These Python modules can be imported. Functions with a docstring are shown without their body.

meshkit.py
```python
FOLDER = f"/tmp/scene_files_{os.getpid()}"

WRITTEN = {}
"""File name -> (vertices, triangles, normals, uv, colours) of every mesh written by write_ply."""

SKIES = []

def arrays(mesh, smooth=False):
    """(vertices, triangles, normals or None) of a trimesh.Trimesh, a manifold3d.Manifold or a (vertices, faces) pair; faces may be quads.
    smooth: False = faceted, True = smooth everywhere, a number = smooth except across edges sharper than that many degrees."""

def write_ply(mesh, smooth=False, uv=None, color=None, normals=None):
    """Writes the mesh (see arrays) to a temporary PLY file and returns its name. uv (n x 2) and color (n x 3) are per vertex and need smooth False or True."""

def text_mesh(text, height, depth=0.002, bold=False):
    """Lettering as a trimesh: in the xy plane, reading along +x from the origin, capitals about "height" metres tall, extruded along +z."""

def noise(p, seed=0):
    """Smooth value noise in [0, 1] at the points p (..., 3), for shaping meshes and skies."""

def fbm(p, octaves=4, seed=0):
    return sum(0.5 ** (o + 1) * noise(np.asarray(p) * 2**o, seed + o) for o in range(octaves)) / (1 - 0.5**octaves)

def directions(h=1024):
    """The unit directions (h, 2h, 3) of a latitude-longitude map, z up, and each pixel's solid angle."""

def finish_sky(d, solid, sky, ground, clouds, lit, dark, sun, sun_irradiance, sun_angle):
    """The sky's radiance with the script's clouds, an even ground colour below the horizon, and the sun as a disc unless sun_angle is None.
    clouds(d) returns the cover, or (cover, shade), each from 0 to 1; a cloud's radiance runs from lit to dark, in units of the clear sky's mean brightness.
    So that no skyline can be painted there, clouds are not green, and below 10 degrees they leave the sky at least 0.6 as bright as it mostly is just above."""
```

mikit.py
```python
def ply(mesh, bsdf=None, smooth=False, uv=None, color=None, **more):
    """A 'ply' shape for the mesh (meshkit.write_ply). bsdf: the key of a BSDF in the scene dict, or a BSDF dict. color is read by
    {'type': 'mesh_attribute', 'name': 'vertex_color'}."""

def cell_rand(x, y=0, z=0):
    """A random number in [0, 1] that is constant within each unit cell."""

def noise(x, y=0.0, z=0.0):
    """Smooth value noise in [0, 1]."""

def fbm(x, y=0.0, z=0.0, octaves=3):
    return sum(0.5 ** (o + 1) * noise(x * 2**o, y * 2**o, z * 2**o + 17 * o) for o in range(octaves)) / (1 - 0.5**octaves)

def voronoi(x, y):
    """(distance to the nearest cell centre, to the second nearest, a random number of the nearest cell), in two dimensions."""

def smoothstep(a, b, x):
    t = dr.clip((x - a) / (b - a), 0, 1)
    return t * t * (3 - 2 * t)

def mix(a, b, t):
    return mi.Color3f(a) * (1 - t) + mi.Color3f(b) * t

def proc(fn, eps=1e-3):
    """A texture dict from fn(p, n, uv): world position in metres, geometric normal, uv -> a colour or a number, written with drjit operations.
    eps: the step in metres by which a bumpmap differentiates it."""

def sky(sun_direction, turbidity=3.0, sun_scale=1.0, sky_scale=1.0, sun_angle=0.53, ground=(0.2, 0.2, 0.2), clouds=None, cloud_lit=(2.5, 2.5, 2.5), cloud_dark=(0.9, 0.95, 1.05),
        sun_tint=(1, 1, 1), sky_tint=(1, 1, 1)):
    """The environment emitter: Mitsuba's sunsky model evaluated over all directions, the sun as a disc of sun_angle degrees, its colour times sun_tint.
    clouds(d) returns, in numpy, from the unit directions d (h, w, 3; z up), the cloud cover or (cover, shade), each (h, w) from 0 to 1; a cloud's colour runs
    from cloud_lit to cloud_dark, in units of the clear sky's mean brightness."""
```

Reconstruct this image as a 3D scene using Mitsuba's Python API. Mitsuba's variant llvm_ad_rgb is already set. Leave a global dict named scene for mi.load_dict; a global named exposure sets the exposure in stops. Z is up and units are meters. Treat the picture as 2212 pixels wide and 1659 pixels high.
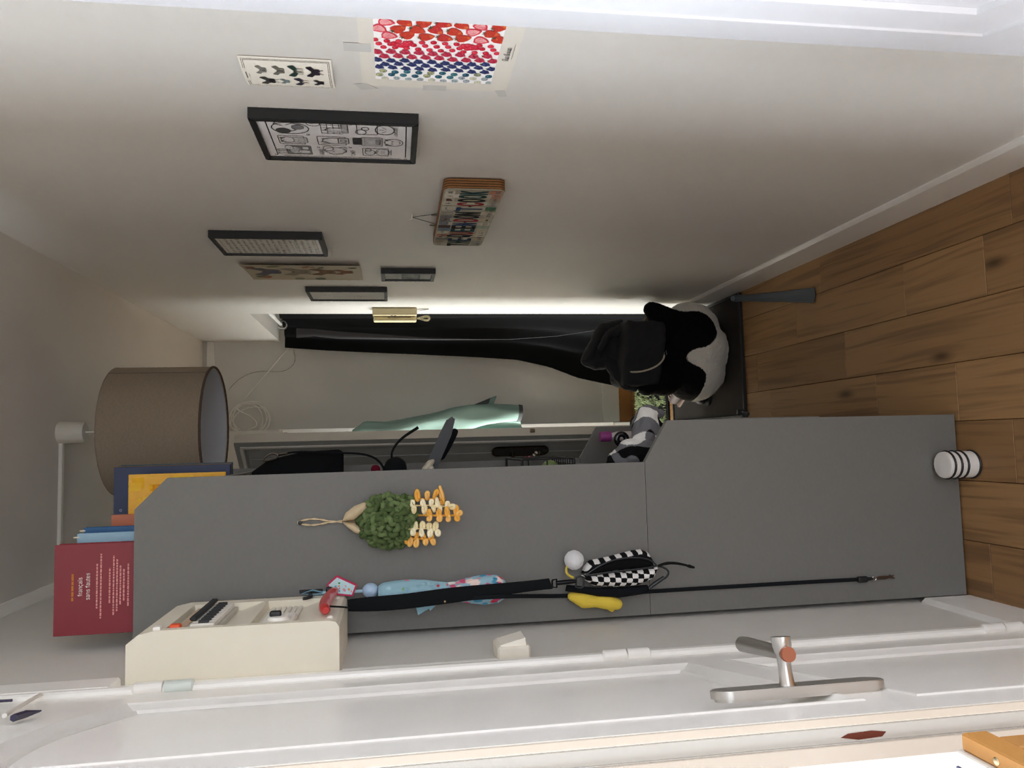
import math, random
import numpy as np, trimesh, mitsuba as mi, mikit, meshkit
import manifold3d as m3
from manifold3d import Manifold
from shapely.geometry import Polygon, LineString, Point, box as sbox
from shapely import affinity
import drjit as dr

random.seed(7)
rng = np.random.default_rng(7)
T = mi.ScalarTransform4f
scene, labels = {}, {}

# ------------------------------------------------------------------ camera, light, exposure
scene['camera'] = {'type': 'perspective', 'fov': 67.36, 'fov_axis': 'x', 'near_clip': 0.02, 'far_clip': 100.0,
    'to_world': T().look_at(origin=[0, 0, 1.45], target=[0.0762, 0.9852, 1.45 - 0.1535], up=[0.99676, -0.07923, -0.01384])}
DAY = [19.0, 21.0, 23.8]       # daylight in the left window of the room behind the camera
DAY2 = [4.4, 4.8, 5.4]         # daylight in its back window
ENTRY = [46.0, 48.0, 48.0]       # daylight in the window of the entrance recess
exposure = 0.1

# ------------------------------------------------------------------ helpers
def lin(c):
    if isinstance(c, str):
        c = [int(c[i:i + 2], 16) / 255 for i in (0, 2, 4)]
    return [x / 12.92 if x <= 0.04045 else ((x + 0.055) / 1.055) ** 2.4 for x in c]

VC = {'type': 'mesh_attribute', 'name': 'vertex_color'}
def bs(name, rough, spec=0.5, metal=0.0, **k):
    scene[name] = {'type': 'twosided', 'bsdf': {'type': 'principled', 'base_color': VC, 'roughness': rough, 'specular': spec, 'metallic': metal, **k}}
bs('matte', 0.9, 0.2)
bs('fabric', 0.95, 0.1, sheen=0.3)
bs('satin', 0.45, 0.5)
bs('gloss', 0.15, 0.6)
bs('metal', 0.22, 0.5, 1.0)
bs('brushed', 0.45, 0.5, 1.0)
scene['clear_plastic'] = {'type': 'thindielectric', 'int_ior': 1.3}
scene['pane_glass'] = {'type': 'thindielectric', 'int_ior': 1.5}

def key(name, parent=None):
    full = name if parent is None else parent + '__' + name
    if full not in USED:
        USED.add(full); return full
    i = 1
    while f'{full}_{i:03d}' in USED: i += 1
    full = f'{full}_{i:03d}'; USED.add(full); return full
USED = set()

def tm(mesh):
    if hasattr(mesh, 'to_mesh'):
        m = mesh.to_mesh(); return trimesh.Trimesh(np.array(m.vert_properties[:, :3], float), np.array(m.tri_verts, int), process=False)
    if isinstance(mesh, (tuple, list)):
        f = np.asarray(mesh[1], int)
        if f.shape[1] == 4: f = np.vstack([f[:, [0, 1, 2]], f[:, [0, 2, 3]]])
        return trimesh.Trimesh(np.asarray(mesh[0], float), f, process=False)
    return mesh

def shape(mesh, color, cls='matte', smooth=35):
    """One ply dict; color is 'rrggbb', a linear triple per vertex, or None for a BSDF that brings its own colour."""
    mesh = tm(mesh)
    if color is None or cls in OWN:
        return mikit.ply(mesh, cls, smooth=smooth)
    if isinstance(color, np.ndarray) and color.ndim == 2:
        return mikit.ply(mesh, cls, smooth=True if smooth else False, color=color)
    if smooth and smooth is not True:
        mesh = trimesh.graph.smooth_shade(mesh, angle=math.radians(smooth), facet_minarea=None); smooth = True
    c = np.tile(lin(color), (len(mesh.vertices), 1))
    return mikit.ply(mesh, cls, smooth=smooth, color=c)
OWN = {'clear_plastic', 'pane_glass'}

def add(name, mesh, color, cls='matte', parent=None, smooth=35, label=None, cat=None, group=None, kind=None):
    k = key(name, parent)
    scene[k] = shape(mesh, color, cls, smooth)
    tag(k, label, cat, group, kind)
    return k

def tag(k, label=None, cat=None, group=None, kind=None):
    d = {a: b for a, b in (('label', label), ('category', cat), ('group', group), ('kind', kind)) if b}
    if d: labels[k] = d

def thing(name, label, cat, group=None):
    k = key(name); tag(k, label, cat, group); return k

def cat_(*ms): return trimesh.util.concatenate([tm(m) for m in ms])

def bx(x0, x1, y0, y1, z0, z1, b=0.0):
    if b <= 0:
        m = trimesh.creation.box(bounds=[[x0, y0, z0], [x1, y1, z1]]); return m
    P = []
    for sx in (0, 1):
        for sy in (0, 1):
            for sz in (0, 1):
                X, Y, Z = (x0, x1)[sx], (y0, y1)[sy], (z0, z1)[sz]
                dx, dy, dz = (1 - 2 * sx) * b, (1 - 2 * sy) * b, (1 - 2 * sz) * b
                P += [(X, Y + dy, Z + dz), (X + dx, Y, Z + dz), (X + dx, Y + dy, Z)]
    return trimesh.convex.convex_hull(np.array(P))

def rbox(x0, x1, y0, y1, z0, z1, r=0.01, seg=12):
    s = [Manifold.sphere(r, seg).translate((x, y, z)) for x in (x0 + r, x1 - r) for y in (y0 + r, y1 - r) for z in (z0 + r, z1 - r)]
    return Manifold.batch_hull(s)

def orient(M, cols, o):
    A = np.eye(4); A[:3, 0], A[:3, 1], A[:3, 2], A[:3, 3] = *cols, o
    M = tm(M).copy(); M.apply_transform(A)
    return M

def ext(poly, d, cols, o, bevel=0):
    """Polygon in (u,v) pushed along w by d; cols = directions of u, v, w."""
    if not isinstance(poly, Polygon): poly = Polygon(poly)
    m = trimesh.creation.extrude_polygon(poly, d, engine='earcut')
    m = orient(m, cols, o)
    if np.linalg.det(np.array(cols, float)) < 0: m.invert()
    return m

X_, Y_, Z_ = (1, 0, 0), (0, 1, 0), (0, 0, 1)

def tube(pts, r, sides=8, cap=True, closed=False):
    p = np.asarray(pts, float); n = len(p)
    r = np.broadcast_to(r, (n,))
    if closed: t = np.roll(p, -1, 0) - np.roll(p, 1, 0)
    else: t = np.gradient(p, axis=0)
    t /= np.linalg.norm(t, axis=1, keepdims=True) + 1e-12
    a = np.cross(t[0], (0, 0, 1) if abs(t[0][2]) < .9 else (1, 0, 0)); a /= np.linalg.norm(a)
    V = []
    ang = np.arange(sides) * 2 * np.pi / sides
    for i in range(n):
        a = a - t[i] * (a @ t[i]); a /= np.linalg.norm(a) + 1e-12
        b = np.cross(t[i], a)
        V.append(p[i] + r[i] * (np.cos(ang)[:, None] * a + np.sin(ang)[:, None] * b))
    V = np.vstack(V); F = []
    m = n if closed else n - 1
    for i in range(m):
        for j in range(sides):
            k, i2 = (j + 1) % sides, (i + 1) % n
            F += [(i * sides + j, i * sides + k, i2 * sides + k), (i * sides + j, i2 * sides + k, i2 * sides + j)]
    if cap and not closed:
        V = np.vstack([V, p[0], p[-1]])
        for j in range(sides):
            k = (j + 1) % sides
            F += [(n * sides, k, j), (n * sides + 1, (n - 1) * sides + j, (n - 1) * sides + k)]
    return trimesh.Trimesh(V, np.array(F), process=False)

def spline(pts, n=40):
    from scipy.interpolate import CubicSpline
    p = np.asarray(pts, float)
    s = np.r_[0, np.cumsum(np.linalg.norm(np.diff(p, axis=0), axis=1))]
    return CubicSpline(s, p)(np.linspace(0, s[-1], n))

def lathe(profile, o=(0, 0, 0), sec=40):
    m = trimesh.creation.revolve(np.array(profile, float), sections=sec)
    m.apply_translation(o); return m

def torus(R, r, o, axis=2, n=32, s=8):
    a = np.linspace(0, 2 * np.pi, n, endpoint=False)
    p = np.zeros((n, 3)); i, j = [(1, 2), (0, 2), (0, 1)][axis]
    p[:, i], p[:, j] = R * np.cos(a), R * np.sin(a)
    return tube(p + np.array(o), r, s, closed=True)

def ball(c, r, sub=2):
    m = trimesh.creation.icosphere(sub); m.apply_scale(r) if np.isscalar(r) else m.apply_transform(np.diag([*r, 1]))
    m.apply_translation(c); return m

def cyl(p0, p1, r, n=20):
    return tube([p0, p1], r, n)

def chain(*segs, step=0.012, it=8, seg=14):
    """Union of hulls of spheres; each seg is a list of (point, radius); refined and smoothed into one skin."""
    M = None
    for s in segs:
        S = [Manifold.sphere(r, seg).translate(tuple(map(float, p))) for p, r in s]
        for a, b in zip(S[:-1], S[1:]) if len(S) > 1 else [(S[0], S[0])]:
            h = Manifold.batch_hull([a, b]); M = h if M is None else M + h
    m = tm(M.refine_to_length(step)); m.merge_vertices()
    trimesh.smoothing.filter_taubin(m, iterations=it)
    return m

def sheet(G, t=0.0):
    """A cloth from a grid of points (n, m, 3); t: thickness."""
    G = np.asarray(G, float); n, m = G.shape[:2]
    V = G.reshape(-1, 3)
    i, j = np.meshgrid(np.arange(n - 1), np.arange(m - 1), indexing='ij')
    a = (i * m + j).ravel(); F = np.vstack([np.stack([a, a + 1, a + m + 1], 1), np.stack([a, a + m + 1, a + m], 1)])
    M = trimesh.Trimesh(V, F, process=False)
    if t <= 0: return M
    N = np.array(M.vertex_normals); nv = len(V)
    rim = [k for k in range(m)] + [k * m + m - 1 for k in range(1, n)] + [(n - 1) * m + k for k in range(m - 2, -1, -1)] + [k * m for k in range(n - 2, 0, -1)]
    E = []
    for a, b in zip(rim, rim[1:] + rim[:1]): E += [(b, a, a + nv), (b, a + nv, b + nv)]
    return trimesh.Trimesh(np.vstack([V + N * t / 2, V - N * t / 2]), np.vstack([F, F[:, ::-1] + nv, E]), process=False)

class Print:
    """Flat artwork: coloured polygons in (u, v) on a surface with frame o, u, v; one mesh with a colour per vertex."""
    def __init__(s, o, u, v):
        s.o, s.u, s.v = (np.array(a, float) for a in (o, u, v)); s.n = np.cross(s.u, s.v); s.V, s.F, s.C, s.c, s.h = [], [], [], 0, 0
    def poly(s, P, col, up=None):
        s.h += 1
        if up is None: up = 0.0003 + 0.00012 * min(s.h // 40, 12)
        for g in getattr(P, 'geoms', [P]):
            if g.geom_type != 'Polygon' or g.area < 1e-9: continue
            v, f = trimesh.creation.triangulate_polygon(g, engine='earcut')
            s.V.append(s.o + v[:, :1] * s.u + v[:, 1:] * s.v + s.n * up); s.F.append(np.asarray(f) + s.c); s.c += len(v)
            s.C.append(np.tile(lin(col), (len(v), 1)))
    def rect(s, u0, v0, u1, v1, col, up=None): s.poly(sbox(u0, v0, u1, v1), col, up)
    def line(s, pts, w, col, up=None): s.poly(LineString(pts).buffer(w / 2, quad_segs=2), col, up)
    def oval(s, u, v, a, b, col, rot=0, up=None, k=6): s.poly(affinity.translate(affinity.rotate(affinity.scale(Point(0, 0).buffer(1, quad_segs=k), a, b), rot, origin=(0, 0)), u, v), col, up)
    def text(s, txt, u, v, h, col, bold=False, up=None, center=False, sx=1.0, rot=0):
        m = meshkit.text_mesh(txt, h, 0.0002, bold); V = np.array(m.vertices); V[:, 0] *= sx
        if center: V[:, 0] -= V[:, 0].max() / 2
        if rot:
            c, q = math.cos(math.radians(rot)), math.sin(math.radians(rot)); V[:, :2] = np.stack([V[:, 0] * c - V[:, 1] * q, V[:, 0] * q + V[:, 1] * c], 1)
        up = 0.0016 if up is None else up
        s.V.append(s.o + (V[:, :1] + u) * s.u + (V[:, 1:2] + v) * s.v + s.n * (up + V[:, 2:])); s.F.append(np.array(m.faces) + s.c); s.c += len(V)
        s.C.append(np.tile(lin(col), (len(V), 1)))
    def add(s, name, parent, cls='matte', warp=None, **k):
        V, F, C = np.vstack(s.V), np.vstack(s.F), np.vstack(s.C)
        if warp:                                                        # follow a curled sheet
            fc = C[F[:, 0]]; V, F, ix = trimesh.remesh.subdivide_to_size(V, F, 0.012, return_index=True); fc = fc[ix]
            V = V[F.ravel()]; F = np.arange(len(V)).reshape(-1, 3); C = np.repeat(fc, 3, axis=0)
            V = V + np.array([s.n * warp((q - s.o) @ s.u) for q in V])
        return add(name, trimesh.Trimesh(V, F, process=False), C, cls, parent, smooth=False, **k)

# ------------------------------------------------------------------ materials with a grain of their own
def wall_col(p, n, uv):
    f = mikit.fbm(p.x * 1.7, p.y * 1.7, p.z * 1.7, 3); g = mikit.noise(p.x * 60, p.y * 60, p.z * 60)
    return mikit.mix(lin('cdcac3'), lin('d6d3cc'), f * 0.8 + g * 0.2)
scene['wall_paint'] = {'type': 'twosided', 'bsdf': {'type': 'principled', 'base_color': mikit.proc(wall_col), 'roughness': 0.5, 'specular': 0.35}}
OWN.add('wall_paint')
def plaster_col(p, n, uv):
    f = mikit.fbm(p.x * 3, p.y * 3, p.z * 3, 3)
    return mikit.mix(lin('c6c1b9'), lin('cec9c1'), f)
scene['ceiling_paint'] = {'type': 'twosided', 'bsdf': {'type': 'principled', 'base_color': mikit.proc(plaster_col), 'roughness': 0.95, 'specular': 0.1}}
OWN.add('ceiling_paint')
def gloss_paint(p, n, uv):
    f = mikit.fbm(p.x * 5, p.y * 5, p.z * 5, 3)
    return mikit.mix(lin('e6e4de'), lin('efede8'), f)
scene['white_paint'] = {'type': 'twosided', 'bsdf': {'type': 'principled', 'base_color': mikit.proc(gloss_paint), 'roughness': 0.32, 'specular': 0.5}}
OWN.add('white_paint')
def wood_col(p, n, uv):
    t = uv.x; s = uv.x * 57.0                                          # uv.x: the plank's own random number
    wob = mikit.fbm(p.x * 9 + s, p.y * 1.6 + s, 0.0, 3)
    g = mikit.fbm((p.x + 0.05 * wob) * 95 + s * 3, p.y * 3.2, s, 3)
    fine = mikit.noise((p.x + 0.02 * wob) * 420, p.y * 9, s)
    k1 = mikit.voronoi(p.x * 5.5 + s, p.y * 1.9 + s * 2)
    knot = mikit.smoothstep(0.13, 0.0, k1[0] + 0.10 * (g - 0.5)) * mikit.smoothstep(0.62, 0.7, k1[2])
    streak = mikit.smoothstep(0.62, 0.8, mikit.fbm(p.x * 26 + s, p.y * 1.1 + s, 3.0, 3))
    base = mikit.mix(lin('83623f'), lin('a27d54'), t * 0.75 + 0.25 * wob)
    c = mikit.mix(base, lin('6a4c34'), 0.6 * mikit.smoothstep(0.45, 0.8, g) + 0.12 * fine)
    c = mikit.mix(c, lin('553e2b'), 0.45 * streak)
    return mikit.mix(c, lin('3c2818'), 0.85 * knot)
scene['oak_floor'] = {'type': 'twosided', 'bsdf': {'type': 'principled', 'base_color': mikit.proc(wood_col), 'roughness': 0.5, 'specular': 0.4}}
def board_col(p, n, uv):
    g = mikit.noise(p.x * 160, p.y * 160, p.z * 160)
    return mikit.mix(lin('6d6c68'), lin('71706c'), g)
scene['grey_board'] = {'type': 'twosided', 'bsdf': {'type': 'principled', 'base_color': mikit.proc(board_col), 'roughness': 0.55, 'specular': 0.35}}
OWN.add('grey_board')
def lining_col(p, n, uv):
    g = mikit.noise(p.x * 30, p.y * 30, p.z * 5)
    return mikit.mix(lin('52514f'), lin('5a5957'), g)
def shade_col(p, n, uv):
    g = mikit.noise(p.x * 240, p.y * 240, p.z * 500)
    return mikit.mix(lin('857869'), lin('908371'), g)
scene['shade_fabric'] = {'type': 'twosided', 'bsdf': {'type': 'principled', 'base_color': mikit.proc(shade_col), 'roughness': 0.9, 'specular': 0.2}}
OWN.add('shade_fabric')
def ply_col(p, n, uv):
    b = mikit.smoothstep(0.3, 0.7, 0.5 + 0.5 * dr.sin(p.x * 1050)); g = mikit.noise(p.x * 60, p.y * 20, p.z * 20)
    return mikit.mix(lin('3d2614'), lin('8f6238'), b * 0.75 + g * 0.25)
scene['plywood_edge'] = {'type': 'twosided', 'bsdf': {'type': 'principled', 'base_color': mikit.proc(ply_col), 'roughness': 0.6, 'specular': 0.3}}
OWN.add('plywood_edge')
def mesh_col(p, n, uv):
    a, b = (p.x + p.y) * 150, (p.x - p.y) * 150
    on = dr.abs(dr.sin(a * 3.14159)) * dr.abs(dr.sin(b * 3.14159))
    return mikit.mix(lin('050505'), lin('45403c'), mikit.smoothstep(0.35, 0.75, on))
scene['ribbed_rubber'] = {'type': 'twosided', 'bsdf': {'type': 'principled', 'base_color': mikit.proc(mesh_col), 'roughness': 0.75, 'specular': 0.15}}
OWN.add('ribbed_rubber')

# ------------------------------------------------------------------ the setting
BY = -2.4                                              # window wall behind the camera
WX, LX, CZ, EY, AY = 0.618, -0.43, 2.515, 4.56, 3.62     # right wall, left wall, ceiling, end wall, recess corner
def struct(name, mesh, color, cls, label, parent=None, smooth=False):
    return add(name, mesh, color, cls, parent, smooth, label, None, None, 'structure' if parent is None else None)

# floor: slab + planks
fl = struct('floor', cat_(bx(-2.6, 2.6, -2.8, 1.6, -0.06, -0.012), bx(-2.2, 1.9, 1.6, 4.8, -0.06, -0.012)), '6b4c30', 'matte', 'oak laminate floor of the hall')
rows = [(0.4835 + 0.1525 * k, 0.4835 + 0.1525 * (k + 1)) for k in range(-7, 1)]
joints = {0: [1.576, 2.40, 3.1], -1: [1.670, 1.973, 2.573, 3.3, 3.9], -2: [2.281, 2.89, 3.5], -3: [1.793, 2.130, 2.79, 3.4, 3.85], -4: [1.62, 2.45, 3.2, 3.9], -5: [1.9, 2.7, 3.6], -6: [1.72, 2.5, 3.4], -7: [2.0, 3.0]}
for q, (x0, x1) in zip(range(-7, 1), rows):
    x1 = min(x1, WX - 0.004); x0 = max(x0, -2.15)
    ys = [0.25] + joints[q] + [EY - 0.003]
    for y0, y1 in zip(ys[:-1], ys[1:]):
        m = bx(x0 + 0.0007, x1 - 0.0007, y0 + 0.0005, y1 - 0.0005, -0.012, 0.0, 0.0012)
        uv = np.zeros((len(m.vertices), 2)); uv[:, 0] = rng.random(); uv[:, 1] = m.vertices[:, 1]
        k = key('plank', fl)
        scene[k] = mikit.ply(m, 'oak_floor', smooth=False, uv=uv)
m = cat_(bx(-2.0, rows[0][0] - 0.002, AY + 0.0, EY, -0.012, 0.0), bx(-2.5, 2.5, BY, 0.249, -0.012, 0.0), bx(-2.5, rows[0][0] - 0.002, 0.25, 1.449, -0.012, 0.0))
struct('floor_boards', m, '8d6742', 'satin', None, fl)

struct('ceiling', bx(-2.6, 2.6, -2.8, 4.8, CZ, CZ + 0.08), None, 'ceiling_paint', 'white plaster ceiling')
# right wall with the curtained opening
OY, OZ = 3.617, 2.09
struct('wall_right', cat_(bx(WX, WX + 0.2, 0.22, OY, 0, CZ), bx(WX, WX + 0.2, OY, EY, OZ, CZ)), None, 'wall_paint', 'white painted right wall with pictures')
struct('wall_passage', cat_(bx(1.9, 1.98, 3.0, EY + 0.1, 0, CZ), bx(WX + 0.2, 1.98, 3.0, 3.08, 0, CZ), bx(WX, 1.9, EY, EY + 0.1, 0, CZ)), None, 'wall_paint', 'walls of the dark passage behind the curtain')
# end wall, left wall, recess
struct('wall_end', bx(0.0, WX, EY, EY + 0.1, 0, CZ), None, 'wall_paint', 'cream painted end wall of the hall')
struct('wall_left', bx(LX - 0.09, LX, 1.45, AY, 0, CZ), None, 'wall_paint', 'white painted left wall')
struct('wall_recess', cat_(bx(LX - 0.09, LX, AY, EY - 0.14, 1.62, CZ), bx(-2.1, LX, AY - 0.09, AY - 0.001, 0, CZ), bx(-2.1, 0.104, EY - 0.14, EY - 0.001, 0, CZ), bx(-2.1, -2.0, AY, EY, 0, 0.1), bx(-2.1, -2.0, AY, EY, 1.75, CZ), bx(-2.1, -2.0, AY, 3.9, 0.1, 1.75), bx(-2.1, -2.0, 4.4, EY, 0.1, 1.75)), None, 'wall_paint', 'walls of the entrance recess with an added low lintel and pier shaping its light')  # unseen low lintel and end pier added to cut the recess light
# room behind the camera
struct('wall_front', cat_(bx(0.42, 2.5, 0.1, 0.22, 0, CZ), bx(-2.5, LX - 0.09, 1.45, 1.54, 0, CZ)), None, 'wall_paint', 'partitions on both sides of the wide opening the photo is taken from')
struct('wall_back', cat_(bx(-2.5, 2.5, BY - 0.1, BY, 0, 0.55), bx(-2.5, 2.5, BY - 0.1, BY, 2.15, CZ), bx(-2.5, 0.0, BY - 0.1, BY, 0.55, 2.15), bx(1.9, 2.5, BY - 0.1, BY, 0.55, 2.15)), None, 'wall_paint', 'back wall of the room behind the camera')
struct('wall_room', cat_(bx(-2.58, -2.5, BY - 0.1, 1.54, 0, 0.75), bx(-2.58, -2.5, BY - 0.1, 1.54, 2.2, CZ), bx(-2.58, -2.5, BY - 0.1, -1.4, 0.75, 2.2), bx(-2.58, -2.5, 0.6, 1.54, 0.75, 2.2), bx(2.5, 2.58, BY - 0.1, 0.22, 0, CZ)), None, 'wall_paint', 'side walls of the room behind the camera')
def window(name, frame, pane, em, label):
    w = struct(name, frame, None, 'white_paint', label)
    k = key('pane', w); scene[k] = {**mikit.ply(pane, 'matte', smooth=False, color=np.full((len(pane.vertices), 3), 0.5)), 'emitter': {'type': 'area', 'radiance': {'type': 'rgb', 'value': em}}}
def quad(pts): return trimesh.Trimesh(np.array(pts, float), [[0, 1, 2], [0, 2, 3]], process=False)
window('window_1', cat_(bx(-2.56, -2.5, -1.4, 0.6, 0.75, 0.8), bx(-2.56, -2.5, -1.4, 0.6, 2.15, 2.2), bx(-2.56, -2.5, -1.4, -1.35, 0.8, 2.15), bx(-2.56, -2.5, 0.55, 0.6, 0.8, 2.15), bx(-2.56, -2.5, -0.43, -0.37, 0.8, 2.15)),
       quad([(-2.54, -1.35, 0.8), (-2.54, 0.55, 0.8), (-2.54, 0.55, 2.15), (-2.54, -1.35, 2.15)]), DAY, 'bright window in the left wall of the room behind the camera')
window('window_3', cat_(bx(0.0, 1.9, BY - 0.06, BY, 0.55, 0.6), bx(0.0, 1.9, BY - 0.06, BY, 2.1, 2.15), bx(0.0, 0.05, BY - 0.06, BY, 0.6, 2.1), bx(1.85, 1.9, BY - 0.06, BY, 0.6, 2.1), bx(0.92, 0.98, BY - 0.06, BY, 0.6, 2.1)),
       quad([(0.05, BY - 0.04, 0.6), (0.05, BY - 0.04, 2.1), (1.85, BY - 0.04, 2.1), (1.85, BY - 0.04, 0.6)]), DAY2, 'dimmer window in the back wall of the room behind the camera')
window('window_2', cat_(bx(-2.06, -2.0, 3.9, 4.4, 0.1, 0.14), bx(-2.06, -2.0, 3.9, 4.4, 1.71, 1.75), bx(-2.06, -2.0, 3.9, 3.94, 0.14, 1.71), bx(-2.06, -2.0, 4.36, 4.4, 0.14, 1.71)),
       quad([(-2.04, 3.94, 0.14), (-2.04, 4.36, 0.14), (-2.04, 4.36, 1.71), (-2.04, 3.94, 1.71)]), ENTRY, 'bright tall window at the end of the entrance recess')

# baseboards: board with a bevelled ledge
def baseboard(name, xw, s, y0, y1, label, h=0.118, t=0.012):
    prof = [(xw, 0), (xw + s * t, 0), (xw + s * t, h), (xw + s * t * 0.35, h + 0.010), (xw, h + 0.012)]
    struct(name, ext(Polygon(prof), y1 - y0, [X_, Z_, Y_], (0, y0, 0)), None, 'white_paint', label)
baseboard('baseboard_right', WX, -1, 0.25, OY, 'white baseboard under the right wall')
baseboard('baseboard_left', LX, 1, 1.513, 1.80, 'white baseboard under the left wall beside the door frame', 0.125)
struct('baseboard_end', cat_(bx(0.11, WX - 0.001, EY - 0.014, EY, 0.08, 0.185, 0.003)), None, 'white_paint', 'white skirting of the end wall')
struct('trim_1', bx(0.11, WX - 0.001, EY - 0.010, EY, 0.0, 0.08), '9a6a3c', 'satin', 'brown wooden plinth strip under the end wall skirting')
struct('trim_2', cat_(bx(LX, LX + 0.013, 1.452, 1.513, 0, 2.30, 0.003), bx(LX, LX + 0.028, 1.452, 1.513, 1.94, CZ - 0.005, 0.004)), None, 'white_paint', 'white door frame on the left wall')
struct('trim_3', tube([(LX + 0.019, 1.448, 0.0), (LX + 0.019, 1.448, 2.26)], 0.009, 10), None, 'white_paint', 'rounded white bead along the left door frame', smooth=35)
struct('trim_4', cat_(bx(LX, WX, EY - 0.02, EY, 2.45, 2.49, 0.003)), None, 'white_paint', 'white moulding across the top of the end wall')
struct('trim_5', cat_(bx(0.058, 0.107, EY - 0.146, EY - 0.1405, 0.16, 2.08, 0.0015)), None, 'white_paint', 'narrow white casing on the added pier beside the far door')
struct('trim_6', ext([(LX, 2.515), (LX + 0.028, 2.515), (LX + 0.028, 2.505), (LX + 0.006, 2.475), (LX, 2.475)], 2.0, [X_, Z_, Y_], (0, 1.52, 0)), None, 'white_paint', 'white cornice at the top of the left wall')
struct('trim_7', bx(LX, LX + 0.012, 1.515, 1.527, 1.255, 1.552, 0.002), None, 'white_paint', 'thin white cable duct between light switch and fuse box')

# ------------------------------------------------------------------ panelled door leaves
def leaf(name, o, ang, width, height, thick, label, kind):
    """Leaf hinged at o, running along u; front face on the +n side. Local (u, z, n) -> world."""
    a = math.radians(ang); u = (math.sin(a), -math.cos(a), 0.0); n = (-u[1], u[0], 0.0)
    return [u, Z_, n], (o[0], o[1], 0.0)

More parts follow.
